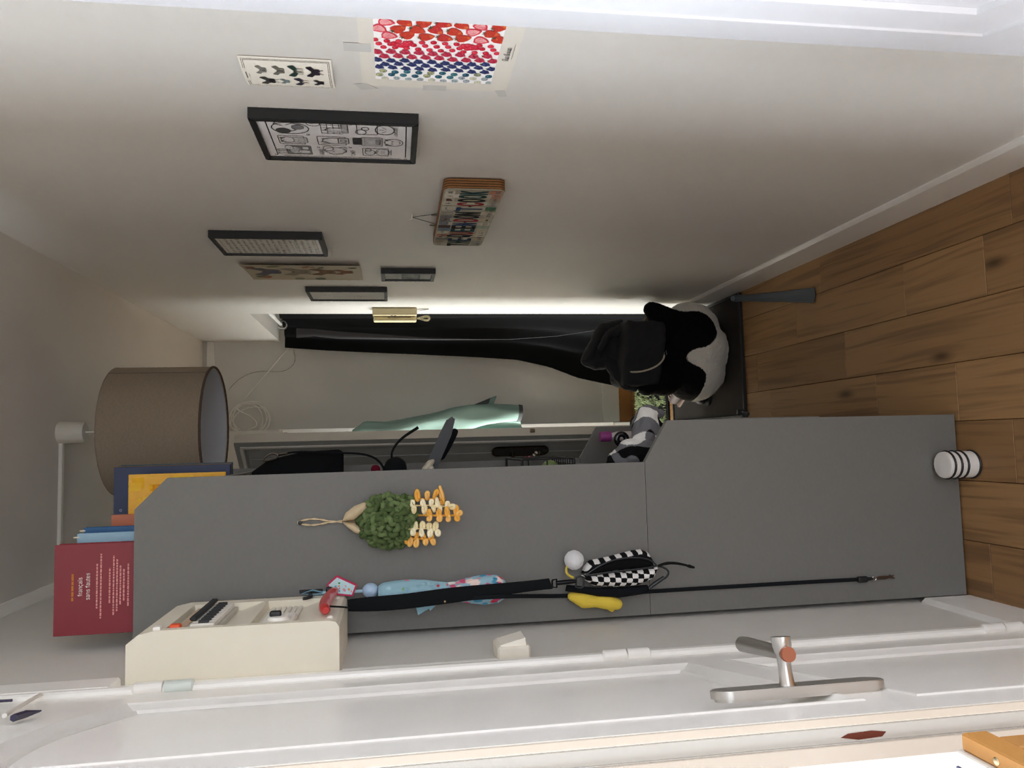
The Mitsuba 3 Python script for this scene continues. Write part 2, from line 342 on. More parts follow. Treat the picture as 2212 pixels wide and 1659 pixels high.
def panel_leaf(cols, org, w, z0, z1, thick, holes, depth=0.012, bev=0.035, step=0.006):
    """Front frame with bevelled recessed panels; everything in (u, z, n), front face at n = 0."""
    P = sbox(0, z0, w, z1)
    parts = [ext(P, thick - depth, cols, np.array(org) + np.array(cols[2]) * (-thick))]
    F = P
    for h in holes: F = F.difference(h)
    parts.append(ext(F, depth, cols, np.array(org) + np.array(cols[2]) * (-depth)))
    for h in holes:                                                     # moulding: rounded bead at the lip, then slope to the panel
        c = np.array(h.exterior.coords)[:-1]; inn = np.array(h.buffer(-bev, join_style=2).exterior.coords)[:-1]
        ctr = np.array(h.centroid.coords[0])
        inn = c + (ctr - c) * 0  # same count: offset each vertex along the averaged edge normals
        k = len(c); e = np.roll(c, -1, 0) - c; e /= np.linalg.norm(e, axis=1, keepdims=True)
        nn = np.stack([-e[:, 1], e[:, 0]], 1)
        if Polygon(c).exterior.is_ccw is False: nn = -nn
        d = nn + np.roll(nn, 1, 0); d /= (d * nn).sum(1, keepdims=True) + 1e-9
        rings = [(0.0, 0.0), (0.002, 0.0018), (0.008, 0.0018), (0.011, -0.001), (bev - 0.008, -0.0095), (bev - 0.005, -0.007), (bev, -depth + 0.0002)]
        V = [np.array(org) + np.outer(c[:, 0] + d[:, 0] * s, cols[0]) + np.outer(c[:, 1] + d[:, 1] * s, cols[1]) + np.array(cols[2]) * q for s, q in rings]
        Fq = [(r * k + i, r * k + (i + 1) % k, (r + 1) * k + (i + 1) % k, (r + 1) * k + i) for r in range(len(rings) - 1) for i in range(k)]
        parts.append(tm((np.vstack(V), Fq)))
    return cat_(*parts)

def arch_panel(u0, u1, z0, zs, rise, n=14):
    """Rectangle whose top is an arch with shoulders."""
    t = np.linspace(0, 1, n); um, hw = (u0 + u1) / 2, (u1 - u0) / 2
    top = [(u1 - (u1 - u0) * x, zs + rise * math.sin(math.pi * x) ** 1.5) for x in t]
    return Polygon([(u0, z0), (u1, z0)] + top)

# the open door at the left (fills the lower edge of the picture)
cols, org = leaf('door_1', (-0.415, 1.445), 11.0, 0.745, 2.03, 0.04, '', '')
cols = [np.array(c, float) for c in cols]
W1 = 0.745
holes = [arch_panel(0.155, 0.672, 0.95, 1.865, 0.035), sbox(0.155, 0.2, 0.672, 0.89)]
d1 = struct('door_1', panel_leaf(cols, org, W1, 0.012, 2.26, 0.042, holes), None, 'white_paint', 'open white panelled door at the left with an arched upper panel', smooth=25)
DC, DO = cols, np.array(org)
def loc(u, z, n): return DO + DC[0] * u + DC[1] * z + DC[2] * n
def lbox(u0, u1, z0, z1, n0, n1, b=0.0):
    return orient(bx(u0, u1, z0, z1, n0, n1, b), cols, org)
# free edge: rebate, old lock mortise with flaked paint
for k, (na, nb, tk, c) in enumerate(((-0.009, -0.001, 0.003, 'bfb5a6'), (-0.0245, -0.010, 0.0015, 'b4b2ab'), (-0.041, -0.0255, 0.005, 'bab0a2'))):
    struct('edge_strip', lbox(W1, W1 + tk, 0.012, 2.26, na, nb, 0.0006), c, 'satin', None, d1)
struct('lock_hole', ext(Polygon([(0.0, 0.985), (0.004, 0.98), (0.006, 0.995), (0.005, 1.02), (0.002, 1.028), (-0.001, 1.01)]), 0.0008, [cols[2], cols[1], cols[0]], loc(W1 + 0.0012, 0, -0.0215)), '5a2c20', 'matte', 'dark brown old lock hole in the door edge', d1)
hd = key('handle', d1)
st = Polygon(LineString([(0.603, 0.905), (0.603, 1.077)]).buffer(0.0195, quad_segs=10).exterior)
add('backplate', cat_(ext(st.buffer(-0.004), 0.0035, cols, org), ext(st, 0.008, cols, loc(0, 0, 0.0035)), ext(st.buffer(-0.0015), 0.001, cols, loc(0, 0, 0.0115))), 'cfccc6', 'brushed', hd, label='brushed steel rounded back plate')
add('neck', cat_(orient(lathe([(0, 0), (0.011, 0), (0.0085, 0.006), (0.0075, 0.02), (0.008, 0.034), (0.011, 0.046), (0.011, 0.056), (0, 0.056)], sec=24), [cols[0], cols[1], cols[2]], loc(0.606, 1.005, 0.010))), 'c9c8c6', 'metal', hd)
add('lever', cat_(tube([loc(0.617, 1.005, 0.047), loc(0.60, 1.005, 0.047), loc(0.596, 1.005, 0.047), loc(0.575, 1.005, 0.049), loc(0.51, 1.005, 0.052), loc(0.498, 1.005, 0.052), loc(0.4955, 1.005, 0.052)], [0.0075, 0.0075, 0.0065, 0.0085, 0.010, 0.0098, 0.007], 18)), 'b5b2ad', 'brushed', hd)
add('end_cap', cat_(cyl(loc(0.615, 1.005, 0.047), loc(0.621, 1.005, 0.047), 0.0085, 20)), '9c5a40', 'satin', hd, label='round cap of the lever with a brown reflection painted in')  # brown colour stands in for a reflection in the metal
for z0, z1, dirty in ((0.972, 1.066, 0), (1.799, 1.90, 1), (0.17, 0.262, 0)):
    zm = (z0 + z1) / 2; hg = key('hinge', d1)
    c0 = (LX + 0.0235, 1.446)
    add('knuckle', lathe([(0, 0), (0.009, 0.001), (0.0105, 0.003), (0.0105, zm - z0 - 0.002), (0, zm - z0 - 0.001)], (*c0, z0), 20), 'cdd3cc' if dirty else 'e8e5df', 'satin', hg)
    add('knuckle', lathe([(0, 0), (0.0105, 0.001), (0.0105, z1 - zm - 0.004), (0.007, z1 - zm), (0, z1 - zm)], (*c0, zm), 20), 'e6e3dd', 'satin', hg)

# the white glazed leaf along the right edge of the door opening (upper edge of the picture)
a = math.radians(-15); u2 = np.array([math.sin(a), -math.cos(a), 0]); n2 = np.array([u2[1], -u2[0], 0])
cols2, org2 = [u2, np.array(Z_, float), n2], np.array([0.583, 1.024, 0.0])
W2 = 0.80
holes = [sbox(0.087, 0.609, 0.715, 1.93), sbox(0.087, 0.12, 0.715, 0.528)]
d2m = panel_leaf(cols2, org2, W2, 0.012, 2.03, 0.030, holes, depth=0.014, bev=0.075)
d2m.invert()
d2 = struct('door_2', d2m, 'd8d9dc', 'satin', 'white panelled door leaf opened against the right wall', smooth=25)

# the far door, ajar, with lock plate and keys
a = math.radians(40); u3 = np.array([-math.sin(a), math.cos(a), 0]); n3 = np.array([-u3[1], u3[0], 0]) * 1.0
# front face looks towards the camera: n3 must point to -x,-y
n3 = np.array([-math.cos(a), -math.sin(a), 0]); cols3, org3 = [u3, np.array(Z_, float), n3], np.array([0.026, 3.05, 0.0])
def loc3(u, z, n): return org3 + u3 * u + np.array([0, 0, z]) + n3 * n
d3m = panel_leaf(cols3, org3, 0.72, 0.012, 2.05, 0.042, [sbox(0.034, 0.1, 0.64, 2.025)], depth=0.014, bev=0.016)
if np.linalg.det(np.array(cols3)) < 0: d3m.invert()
d3 = struct('door_3', d3m, '8f908b', 'satin', 'cream edged door with shade painted grey into its face, ajar at the far left', smooth=25)  # grey stands in for shade on a white door face
struct('edge_board', orient(bx(-0.002, 0.0, 0.012, 2.05, -0.043, 0.0), cols3, org3), 'd2ccbf', 'satin', None, d3)  # the leaf's own cream, without the painted shade
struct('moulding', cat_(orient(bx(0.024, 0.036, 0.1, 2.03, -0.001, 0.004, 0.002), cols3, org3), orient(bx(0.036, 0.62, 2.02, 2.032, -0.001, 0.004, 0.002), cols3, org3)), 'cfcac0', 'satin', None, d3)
add('panel', orient(bx(0.112, 0.63, 0.15, 2.0, -0.0138, -0.009, 0.002), cols3, org3), '8a8b86', 'satin', d3)  # same painted-in shade grey as the leaf face
p3 = LineString([(0.092, 0.846), (0.092, 1.028)]).buffer(0.024, quad_segs=8)
lp = key('lock_plate', d3)
add('backplate', ext(p3, 0.006, cols3, loc3(0, 0, -0.002)), '2a2624', 'satin', lp, label='black rounded lock plate')
add('rim', ext(p3.buffer(0.003).difference(p3.buffer(-0.0015)), 0.008, cols3, loc3(0, 0, -0.002)), '5a5048', 'metal', lp)
add('lever', cat_(cyl(loc3(0.098, 0.97, 0.004), loc3(0.098, 0.97, 0.035), 0.007, 12), tube([loc3(0.09, 0.97, 0.036), loc3(0.12, 0.97, 0.036), loc3(0.19, 0.965, 0.036)], [0.008, 0.008, 0.007], 10)), '8a7d70', 'metal', lp)
add('latch', cat_(orient(bx(-0.012, 0.0, 0.885, 0.905, -0.03, -0.014, 0.002), cols3, org3), orient(bx(-0.001, 0.0005, 0.83, 0.96, -0.032, -0.010), cols3, org3)), '8d8070', 'metal', lp, label='brass latch in the door edge')

# ------------------------------------------------------------------ grey hall cabinet
CY0, CY1 = 1.803, 2.478
cab = thing('hall_cabinet', 'tall matt grey hall cabinet with chamfered side panels standing along the left wall', 'cabinet')
up = [(-0.418, 0.8485), (-0.055, 0.8485), (-0.058, 1.945), (-0.125, 2.012), (-0.418, 2.012)]
lo = [(-0.417, 0.006), (0.044, 0.006), (0.045, 0.787), (-0.055, 0.8475), (-0.418, 0.8475)]
for y in (CY0, CY1 - 0.018):
    add('side_panel', ext(up, 0.018, [X_, Z_, Y_], (0, y, 0)), None, 'grey_board', cab, False)
    add('side_panel', ext(lo, 0.018, [X_, Z_, Y_], (0, y, 0)), None, 'grey_board', cab, False)
Y0, Y1 = CY0 + 0.018, CY1 - 0.018
add('back_panel', bx(-0.418, -0.410, Y0, Y1, 0.03, 2.0), None, 'grey_board', cab, False)
add('shelf', bx(-0.410, -0.062, Y0, Y1, 1.842, 1.860, 0.0008), None, 'grey_board', cab, False)
add('shelf', bx(-0.410, 0.040, Y0, Y1, 0.622, 0.640, 0.0008), None, 'grey_board', cab, False)
add('shelf', bx(-0.410, -0.062, Y0, Y1, 0.93, 0.948, 0.0008), None, 'grey_board', cab, False)
add('coat_rail', bx(-0.410, -0.392, Y0, Y1, 1.50, 1.60, 0.001), None, 'grey_board', cab, False)
for z0, z1 in ((0.372, 0.618), (0.05, 0.366)):
    d = key('door', cab); tag(d)
    add('front', bx(0.030, 0.0475 if z0 > 0.2 else 0.0445, Y0 + 0.002, Y1 - 0.002, z0, z1, 0.0012), None, 'grey_board', d, False)
    if z0 > 0.2: add('knob', orient(lathe([(0, 0), (0.007, 0), (0.006, 0.010), (0.011, 0.017), (0.012, 0.022), (0.009, 0.026), (0, 0.026)], sec=20), [Y_, Z_, X_], (0.0475, 2.13, 0.425)), '2e2e2e', 'satin', d, label='small dark knob')
add('bottom_board', bx(-0.410, 0.028, Y0, Y1, 0.03, 0.048), None, 'grey_board', cab, False)

# ------------------------------------------------------------------ puffed cloth shapes
def puff(poly, depth, cols, o, step=0.004, back=None, power=0.5, dens=None):
    """A cushion over the polygon (u, v): thickness depth in front, back (default depth) behind."""
    from scipy.spatial import Delaunay
    poly = Polygon(poly) if not isinstance(poly, Polygon) else poly
    back = depth if back is None else back
    x0, y0, x1, y1 = poly.bounds
    gx, gy = np.meshgrid(np.arange(x0, x1, step), np.arange(y0, y1, step)); g = np.stack([gx.ravel(), gy.ravel()], 1)
    import shapely
    g = g[shapely.contains_xy(poly.buffer(-step * 0.5), g[:, 0], g[:, 1])]
    L = poly.exterior.length; ring = np.array([poly.exterior.interpolate(t).coords[0] for t in np.arange(0, L - step * 0.4, step)])
    P = np.vstack([ring, g]); nr = len(ring)
    tri = Delaunay(P).simplices
    cen = P[tri].mean(1); tri = tri[shapely.contains_xy(poly, cen[:, 0], cen[:, 1])]
    a, b, c = P[tri[:, 0]], P[tri[:, 1]], P[tri[:, 2]]
    fl_ = (b[:, 0] - a[:, 0]) * (c[:, 1] - a[:, 1]) - (b[:, 1] - a[:, 1]) * (c[:, 0] - a[:, 0]) < 0
    tri[fl_] = tri[fl_][:, ::-1]
    d = shapely.distance(shapely.points(P), poly.exterior); d[:nr] = 0
    h = np.clip(d / d.max(), 0, 1); h = (1 - (1 - h) ** 2) ** power
    n = len(P); m = np.arange(n); m[nr:] += 0
    idx = np.r_[np.arange(nr), np.arange(nr, n) + (n - nr)]
    V = np.vstack([np.c_[P, h * depth], np.c_[P[nr:], -h[nr:] * back]])
    F = np.vstack([tri, idx[tri][:, ::-1]])
    return orient(trimesh.Trimesh(V, F, process=False), cols, o)

XZ = [X_, Z_, (0, -1, 0)]                     # things hanging on a face that looks towards the camera
def front(y): return (0, y, 0)

# ------------------------------------------------------------------ pictures on the right wall
UY = (0, -1, 0)                               # reading direction on the right wall
def frame(name, yf, yn, z0, z1, depth, bar, label, paper='e6e6e6', grp=None):
    """Frame with four mitred bars, backing sheet and pane; yf far edge, yn near edge."""
    t = thing(name, label, 'picture frame', grp)
    w, h = yf - yn, z1 - z0
    A = [(0, 0), (w, 0), (w, h), (0, h)]; B = [(bar, bar), (w - bar, bar), (w - bar, h - bar), (bar, h - bar)]
    cols, o = [UY, Z_, (-1, 0, 0)], (WX, yf, z0)
    for i in range(4):
        j = (i + 1) % 4; P = Polygon([A[i], A[j], B[j], B[i]]).buffer(-0.0002, join_style=2)
        m = cat_(ext(P, depth - 0.0015, cols, o), ext(P.buffer(-0.0012, join_style=2), 0.0015, cols, (WX - depth + 0.0015, yf, z0)))
        add('bar', m, '101214', 'satin', t, False)
    add('sheet', ext(sbox(bar - 0.003, bar - 0.003, w - bar + 0.003, h - bar + 0.003), 0.002, cols, (WX - depth + 0.008, yf, z0)), paper, 'matte', t, False)
    k = key('pane', t)
    scene[k] = mikit.ply(orient(quad([(bar, bar, 0), (w - bar, bar, 0), (w - bar, h - bar, 0), (bar, h - bar, 0)]), cols, (WX - depth + 0.0035, yf, z0)), 'pane_glass', smooth=False)
    return t, Print((WX - depth + 0.0058, yf, z0), UY, Z_), w, h

# chef cats drawing
t, p, w, h = frame('picture_frame', 1.608, 1.402, 1.395, 1.703, 0.022, 0.012, 'black framed line drawing of cats cooking, lettered HEAD CHEF, nearest frame', 'fbfbfd')
def S(s, v): return (0.012 + s * (w - 0.024), h - 0.012 - v * (h - 0.024))
INK = '18181a'
def ln(pts, wd=0.0012): p.line([S(*q) for q in pts], wd * 1.35, INK)
def el(s, v, a, b, wd=0.001, fill=None, rot=0):
    c = S(s, v); P = affinity.rotate(affinity.scale(Point(0, 0).buffer(1, quad_segs=6), a, b), rot, origin=(0, 0))
    P = affinity.translate(P, *c)
    if fill: p.poly(P, fill)
    if wd: p.poly(P.exterior.buffer(wd * 0.68, quad_segs=1), INK)
def rr(s0, v0, s1, v1, wd=0.001, fill=None):
    a, b = S(s0, v1), S(s1, v0); P = sbox(a[0], a[1], b[0], b[1]).buffer(-0.003).buffer(0.003, quad_segs=3)
    if fill: p.poly(P, fill)
    if wd: p.poly(P.exterior.buffer(wd * 0.68, quad_segs=1), INK)
ln([(0.06, 0.055), (0.97, 0.055)], 0.0016); ln([(0.03, 0.10), (0.03, 0.93)], 0.0016); ln([(0.08, 0.965), (0.97, 0.962)], 0.0016); ln([(0.985, 0.08), (0.985, 0.90)], 0.0010)
def paw(s, v):
    el(s, v, 0.0022, 0.0017, 0, INK)
    for q in (-0.017, 0.0, 0.017): el(s + q, v - 0.012, 0.0008, 0.001, 0, INK)
for q in ((0.03, 0.97), (0.97, 0.97), (0.30, 0.36), (0.64, 0.31), (0.94, 0.60), (0.32, 0.58), (0.24, 0.86), (0.05, 0.05)): paw(*q)
# left column (far): pan and jars on a shelf, chef cat, bread board
rr(0.08, 0.13, 0.33, 0.30, 0.001, '77777a'); el(0.20, 0.19, 0.018, 0.012, 0.001, 'e9eaee'); el(0.16, 0.25, 0.008, 0.012, 0.001, 'e9eaee'); el(0.27, 0.15, 0.010, 0.008, 0.001, 'e9eaee'); rr(0.23, 0.24, 0.30, 0.285, 0.001, 'e9eaee')
for q in (0.10, 0.15, 0.20): el(q, 0.10, 0.005, 0.010, 0.001)
p.text('HEAD', *S(0.10, 0.385), 0.0085, INK); p.text('CHEF', *S(0.10, 0.605), 0.0085, INK)
el(0.22, 0.47, 0.016, 0.022); el(0.28, 0.42, 0.013, 0.010); ln([(0.13, 0.52), (0.09, 0.46), (0.13, 0.42)]); ln([(0.17, 0.52), (0.21, 0.545), (0.26, 0.525)]); el(0.20, 0.455, 0.0015, 0.002, 0, INK); el(0.25, 0.455, 0.0015, 0.002, 0, INK); ln([(0.30, 0.49), (0.33, 0.53), (0.29, 0.55)])
rr(0.10, 0.66, 0.32, 0.84); el(0.21, 0.80, 0.017, 0.014); el(0.20, 0.71, 0.013, 0.010); ln([(0.16, 0.74), (0.24, 0.77)]); ln([(0.14, 0.86), (0.28, 0.86)]); el(0.27, 0.70, 0.008, 0.006, 0.001)
for q in (0.17, 0.21, 0.25): ln([(q, 0.785), (q + 0.01, 0.815)], 0.0008)
# middle column: cat in apron at table, cat with bottle, jar, pitcher cat
rr(0.38, 0.10, 0.60, 0.27); el(0.49, 0.16, 0.014, 0.013); ln([(0.43, 0.145), (0.44, 0.11), (0.47, 0.135)]); ln([(0.55, 0.145), (0.54, 0.11), (0.51, 0.135)]); rr(0.42, 0.20, 0.56, 0.29, 0.001, 'dcdcdc'); ln([(0.40, 0.24), (0.46, 0.22)]); el(0.49, 0.255, 0.008, 0.007)
rr(0.38, 0.36, 0.61, 0.55); el(0.50, 0.47, 0.014, 0.022, 0.0012); ln([(0.42, 0.39), (0.42, 0.44)]); ln([(0.47, 0.38), (0.47, 0.42)]); ln([(0.55, 0.39), (0.55, 0.43)]); rr(0.43, 0.50, 0.58, 0.57, 0.0012, 'd4d4d6'); el(0.505, 0.535, 0.006, 0.006)
rr(0.42, 0.60, 0.60, 0.66, 0.001, '3b3b3d'); rr(0.39, 0.66, 0.62, 0.80, 0.0012, 'c9c9cb'); el(0.50, 0.73, 0.012, 0.011, 0.001, 'e9eaee'); rr(0.43, 0.755, 0.58, 0.79, 0.0008, '55555a'); ln([(0.41, 0.68), (0.60, 0.68)], 0.0008)
el(0.50, 0.88, 0.018, 0.018); ln([(0.42, 0.86), (0.42, 0.82), (0.46, 0.84)]); ln([(0.57, 0.86), (0.58, 0.82), (0.54, 0.84)]); el(0.47, 0.87, 0.0014, 0.002, 0, INK); el(0.53, 0.87, 0.0014, 0.002, 0, INK); ln([(0.46, 0.915), (0.50, 0.925), (0.55, 0.91)], 0.0008)
# right column (near): reaching cat, clock and tiles, heart board, LOVE EAT
el(0.80, 0.20, 0.026, 0.034, 0.0013); el(0.73, 0.15, 0.012, 0.013, 0.0012, '4a4a4c'); ln([(0.95, 0.12), (0.90, 0.10), (0.86, 0.15)]); el(0.83, 0.25, 0.010, 0.011, 0.001, '8a8a8c'); ln([(0.72, 0.20), (0.76, 0.235), (0.80, 0.215)]); ln([(0.88, 0.18), (0.93, 0.22), (0.88, 0.27)])
el(0.93, 0.355, 0.010, 0.012); ln([(0.93, 0.355), (0.93, 0.335)], 0.0008); ln([(0.93, 0.355), (0.955, 0.365)], 0.0008)
for q in (0.70, 0.77, 0.84, 0.91): ln([(q, 0.40), (q, 0.545)], 0.0008)
for q in (0.40, 0.44, 0.48, 0.52): ln([(0.69, q), (0.97, q)], 0.0008)
el(0.79, 0.50, 0.010, 0.020, 0.0012, 'e9eaee'); rr(0.72, 0.535, 0.97, 0.575, 0.0014, 'b9b9bb'); ln([(0.80, 0.46), (0.79, 0.42), (0.82, 0.44)])
rr(0.70, 0.635, 0.96, 0.77); el(0.85, 0.69, 0.007, 0.007, 0.0012); el(0.76, 0.66, 0.011, 0.010); el(0.83, 0.82, 0.022, 0.018, 0.0014); ln([(0.76, 0.80), (0.80, 0.83)], 0.0009); ln([(0.83, 0.785), (0.83, 0.815)], 0.0009); ln([(0.90, 0.80), (0.86, 0.83)], 0.0009)
p.text('LOVE EAT', *S(0.70, 0.905), 0.006, INK)
p.add('print', t, label='printed cat drawing lettered HEAD CHEF and LOVE EAT')

# fruit poster
t = thing('fruit_poster', 'cream poster with rows of painted berries taped to the right wall, lettered les baies', 'poster')
yf, yn, z0, z1 = 1.295, 0.975, 1.246, 1.494
cols = [UY, Z_, (-1, 0, 0)]
add('sheet', ext(sbox(0, 0, yf - yn, z1 - z0), 0.0012, cols, (WX, yf, z0)), 'd9d4c8', 'matte', t, False)
p = Print((WX - 0.0013, yf, z0), UY, Z_)
PU0, PV0, PV1 = 0.027, 0.030, 0.225; PU1 = yf - yn - 0.027
p.rect(PU0, PV0, PU1, PV1, 'f3f1ee')
clip = sbox(PU0, PV0, PU1, PV1)
def fr(P, c):
    P = P.intersection(clip)
    if not P.is_empty: p.poly(P, c)
def ov(u, v, a, b, rot=0): return affinity.translate(affinity.rotate(affinity.scale(Point(0, 0).buffer(1, quad_segs=5), a, b), rot, origin=(0, 0)), u, v)
r_ = np.random.default_rng(3)
def rowof(u, n, ph, fn):
    for i in range(n): fn(u + r_.uniform(-.002, .002), PV0 + (i + ph) * (PV1 - PV0) / n, i)
def blueberry(u, v, i):
    if i % 4 == 1: fr(ov(u, v, .0062, .0062), '3d5050'); fr(ov(u, v, .0054, .0054), 'd9d6a2'); fr(ov(u, v, .002, .003), 'a5a36a')
    else:
        c = ('2f5a68', '3b6f7c', '2b4f63', '40707a')[i % 4]; fr(ov(u, v, .0062, .0060), c); fr(ov(u + .001, v + .0018, .0024, .0018), '6f9aa6'); fr(ov(u - .001, v - .001, .0014, .0014), '1d3442')
def drupes(u, v, c, c2, rad=.0062):
    fr(ov(u, v, rad * .95, rad * 1.05), c)
    for q in range(9):
        a = q * 2.4; d = rad * math.sqrt(q / 9.0); fr(ov(u + d * math.cos(a), v + d * math.sin(a) * 1.15, .0023, .0023), (c, c2)[q % 2])
def blackberry(u, v, i):
    drupes(u, v, '2b3058', '4a5484', .0066)
    if i % 3 == 0: fr(Polygon([(u - .003, v + .006), (u + .003, v + .006), (u, v + .010)]), '4d6a3c')
def raspberry(u, v, i):
    drupes(u, v, 'ab2a42', 'cb5468', .0070)
    if i % 3 == 1: fr(ov(u, v, .0022, .0022), '6f1628')
    if i % 3 == 0: fr(Polygon([(u - .002, v + .006), (u + .003, v + .006), (u, v + .010)]), '5a6b3a')
def currant(u, v, i):
    fr(ov(u, v, .0048, .0050), 'bf2036' if i % 2 else 'cf3346'); fr(ov(u + .0012, v + .0015, .0013, .0013), 'e58090'); fr(ov(u - .0015, v - .0042, .0009, .0009), '4a2020')
def strawberry(u, v, i):
    rot = r_.uniform(-50, 50); k = i % 5
    c, s_ = math.cos(math.radians(rot)), math.sin(math.radians(rot))
    def q(x, y): return (u + x * c - y * s_, v + x * s_ + y * c)
    body = Polygon([q(*a) for a in ((-.008, .008), (0, .010), (.008, .008), (.0095, .002), (.006, -.007), (0, -.013), (-.006, -.007), (-.0095, .002))]).buffer(.002).buffer(-.001)
    if k == 1:
        fr(body, 'cf3c4c'); fr(body.buffer(-.0025), 'f0c3c0'); fr(body.buffer(-.0045), 'd8606a')
        for a in range(5): fr(LineString([q(0, -.006 + a * .003), q(-.006 + .001 * a, -.002 + a * .003)]).buffer(.0004), 'f2d0cc'); fr(LineString([q(0, -.006 + a * .003), q(.006 - .001 * a, -.002 + a * .003)]).buffer(.0004), 'f2d0cc')
    else:
        fr(body, 'bd3a2e' if k != 3 else 'b83232'); fr(Polygon([q(*a) for a in ((-.005, -.008), (0, -.012), (.005, -.008), (0, -.005))]), 'd9703a')
        for a in range(14):
            x, y = r_.uniform(-.007, .007), r_.uniform(-.009, .006); P = Point(*q(x, y)).buffer(.0006, quad_segs=1)
            if body.contains(P): fr(P, 'e9b060')
        for a in (-60, -20, 20, 60): fr(Polygon([q(-.002, .008), q(.002, .008), q(.009 * math.sin(math.radians(a)), .008 + .007 * math.cos(math.radians(a)))]), '2f4428')
for i, (u, ph) in enumerate(((.005, .2), (.017, .65), (.029, .35))): rowof(PU0 + u, 10, ph, blueberry)
for i, (u, ph) in enumerate(((.042, .7), (.0545, .25), (.067, .8))): rowof(PU0 + u, 9, ph, blackberry)
for i, (u, ph) in enumerate(((.081, .3), (.0945, .8))): rowof(PU0 + u, 9, ph, raspberry)
for i, (u, ph) in enumerate(((.107, .2), (.1175, .6), (.128, .9))): rowof(PU0 + u, 11, ph, currant)
for q in range(2):
    for a in range(12): currant(PU0 + .112 + r_.uniform(0, .014), PV0 + .035 + q * .105 + r_.uniform(0, .028), a)
for i in range(7): rowof(PU0 + .145 + i * .0185, 7, (.2, .7, .35, .85, .1, .5, .9)[i], strawberry)
def script(pts, w_=.0009):                                              # handwriting: l e s  b a i e s
    p.line([tuple(q) for q in spline([(a, b, 0) for a, b in pts], 12 * len(pts))[:, :2]], w_, '262626')
x_, y_, k_ = 0.112, 0.0125, 0.0062
for glyph, adv in (([(0, .1), (.55, .9), (.5, 1.6), (.25, 1.5), (.2, .3), (.6, 0)], .75), ([(0, .3), (.6, .6), (.35, .85), (.1, .4), (.4, 0), (.8, .2)], .85), ([(0, .1), (.4, .85), (.55, .4), (.35, 0), (.05, .1)], 1.2),
                   ([(0, .1), (.4, 1.0), (.4, 1.6), (.2, 1.4), (.2, .1), (.6, .1), (.6, .6), (.3, .6)], .9), ([(.6, .7), (.2, .75), (.05, .3), (.4, .05), (.65, .7), (.7, .05)], .85), ([(0, .1), (.15, .75), (.2, .05), (.4, .1)], .5), ([(0, .3), (.6, .6), (.35, .85), (.1, .4), (.4, 0), (.8, .2)], .85), ([(0, .1), (.4, .85), (.55, .4), (.35, 0), (.05, .1)], 1.0)):
    script([(x_ + a * k_, y_ + b * k_) for a, b in glyph]); x_ += adv * k_
p.oval(0.112 + 5.15 * k_, y_ + 1.15 * k_, .0006, .0006, '262626', k=2)
p.rect(0.118, 0.0075, 0.165, 0.0083, '8a867e')
p.add('print', t, label='rows of blueberries, blackberries, raspberries, red currants and strawberries')
for i, P in enumerate(([(-.018, -.004), (.006, .002), (.004, .02), (-.02, .01)], [(-.006, .105), (.012, .105), (.012, .145), (-.006, .145)], [(-.010, .222), (.008, .240), (.004, .262), (-.016, .250)], [(.115, .230), (.140, .230), (.140, .272), (.115, .272)])):
    add('tape', ext(P, 0.0004, cols, (WX - 0.0013, yf, z0)), 'c4c2bc', 'satin', t, False)

# butterfly sheet
t = thing('butterfly_print', 'small white sheet of dark butterflies curling off the right wall', 'poster')
yf, yn, z0, z1 = 1.309, 1.211, 1.540, 1.684; w, h = yf - yn, z1 - z0
def bend(u): return 0.003 + 0.006 * math.sin(math.pi * u / w) ** 1.0
G = [[(WX - bend(w * j / 40) + 0.0012, yf - w * j / 40, z0 + h * i / 10) for j in range(41)] for i in range(11)]
add('sheet', sheet(G, 0.0006), 'e2ddd0', 'matte', t, True)
p = Print((WX, yf, z0), UY, Z_)
def pl(P, c): p.poly(P, c)
for a in (0.004, 0.0065):
    for L in ([(a, h - a), (w * .28, h - a)], [(w * .72, h - a), (w - a, h - a)], [(a, a), (w - a, a)], [(a, a), (a, h - a)], [(w - a, a), (w - a, h - a)]): p.line(L, 0.0006, '3c3c3a')
def fly(u, v, s, c1, c2, tail=False):
    for sg in (-1, 1):
        pl(Polygon([(u, v), (u + sg * s * 1.0, v + s * .9), (u + sg * s * 1.15, v + s * .35), (u + sg * s * .5, v - s * .1)]).buffer(s * .12), c1)
        pl(Polygon([(u, v), (u + sg * s * .6, v - s * .15), (u + sg * s * .6, v - s * .7), (u + sg * s * .2, v - s * .8)]).buffer(s * .1), c2)
        if tail: p.line([(u + sg * s * .35, v - s * .8), (u + sg * s * .5, v - s * 1.3)], s * .1, c2)
    p.line([(u, v + s * .3), (u, v - s * .6)], s * .18, '201c1a')
for i, (c1, c2, tl) in enumerate((('3a3a38', '1c1a1c', True), ('6c7b7c', '7d8a8a', False), ('2e2c38', 'cfc7b8', False), ('2c2828', '221e22', False))): fly(w * .30, h * (.74 - .19 * i), (.0125, .008, .0125, .009)[i], c1, c2, tl)
for i, (c1, c2, tl) in enumerate((('77756e', '66665f', False), ('66635a', '6e6a60', False), ('24352f', 'b5b0a2', False), ('241f26', '2b2230', True))): fly(w * .68, h * (.78 - .19 * i), (.009, .010, .0125, .0115)[i], c1, c2, tl)
p.line([(w * .40, h - .006), (w * .60, h - .006)], .0016, '6b6862'); p.line([(w * .44, h - .0105), (w * .56, h - .0105)], .0008, '8b8882')
p.add('print', t, warp=lambda u: bend(max(0.0, min(w, u))))

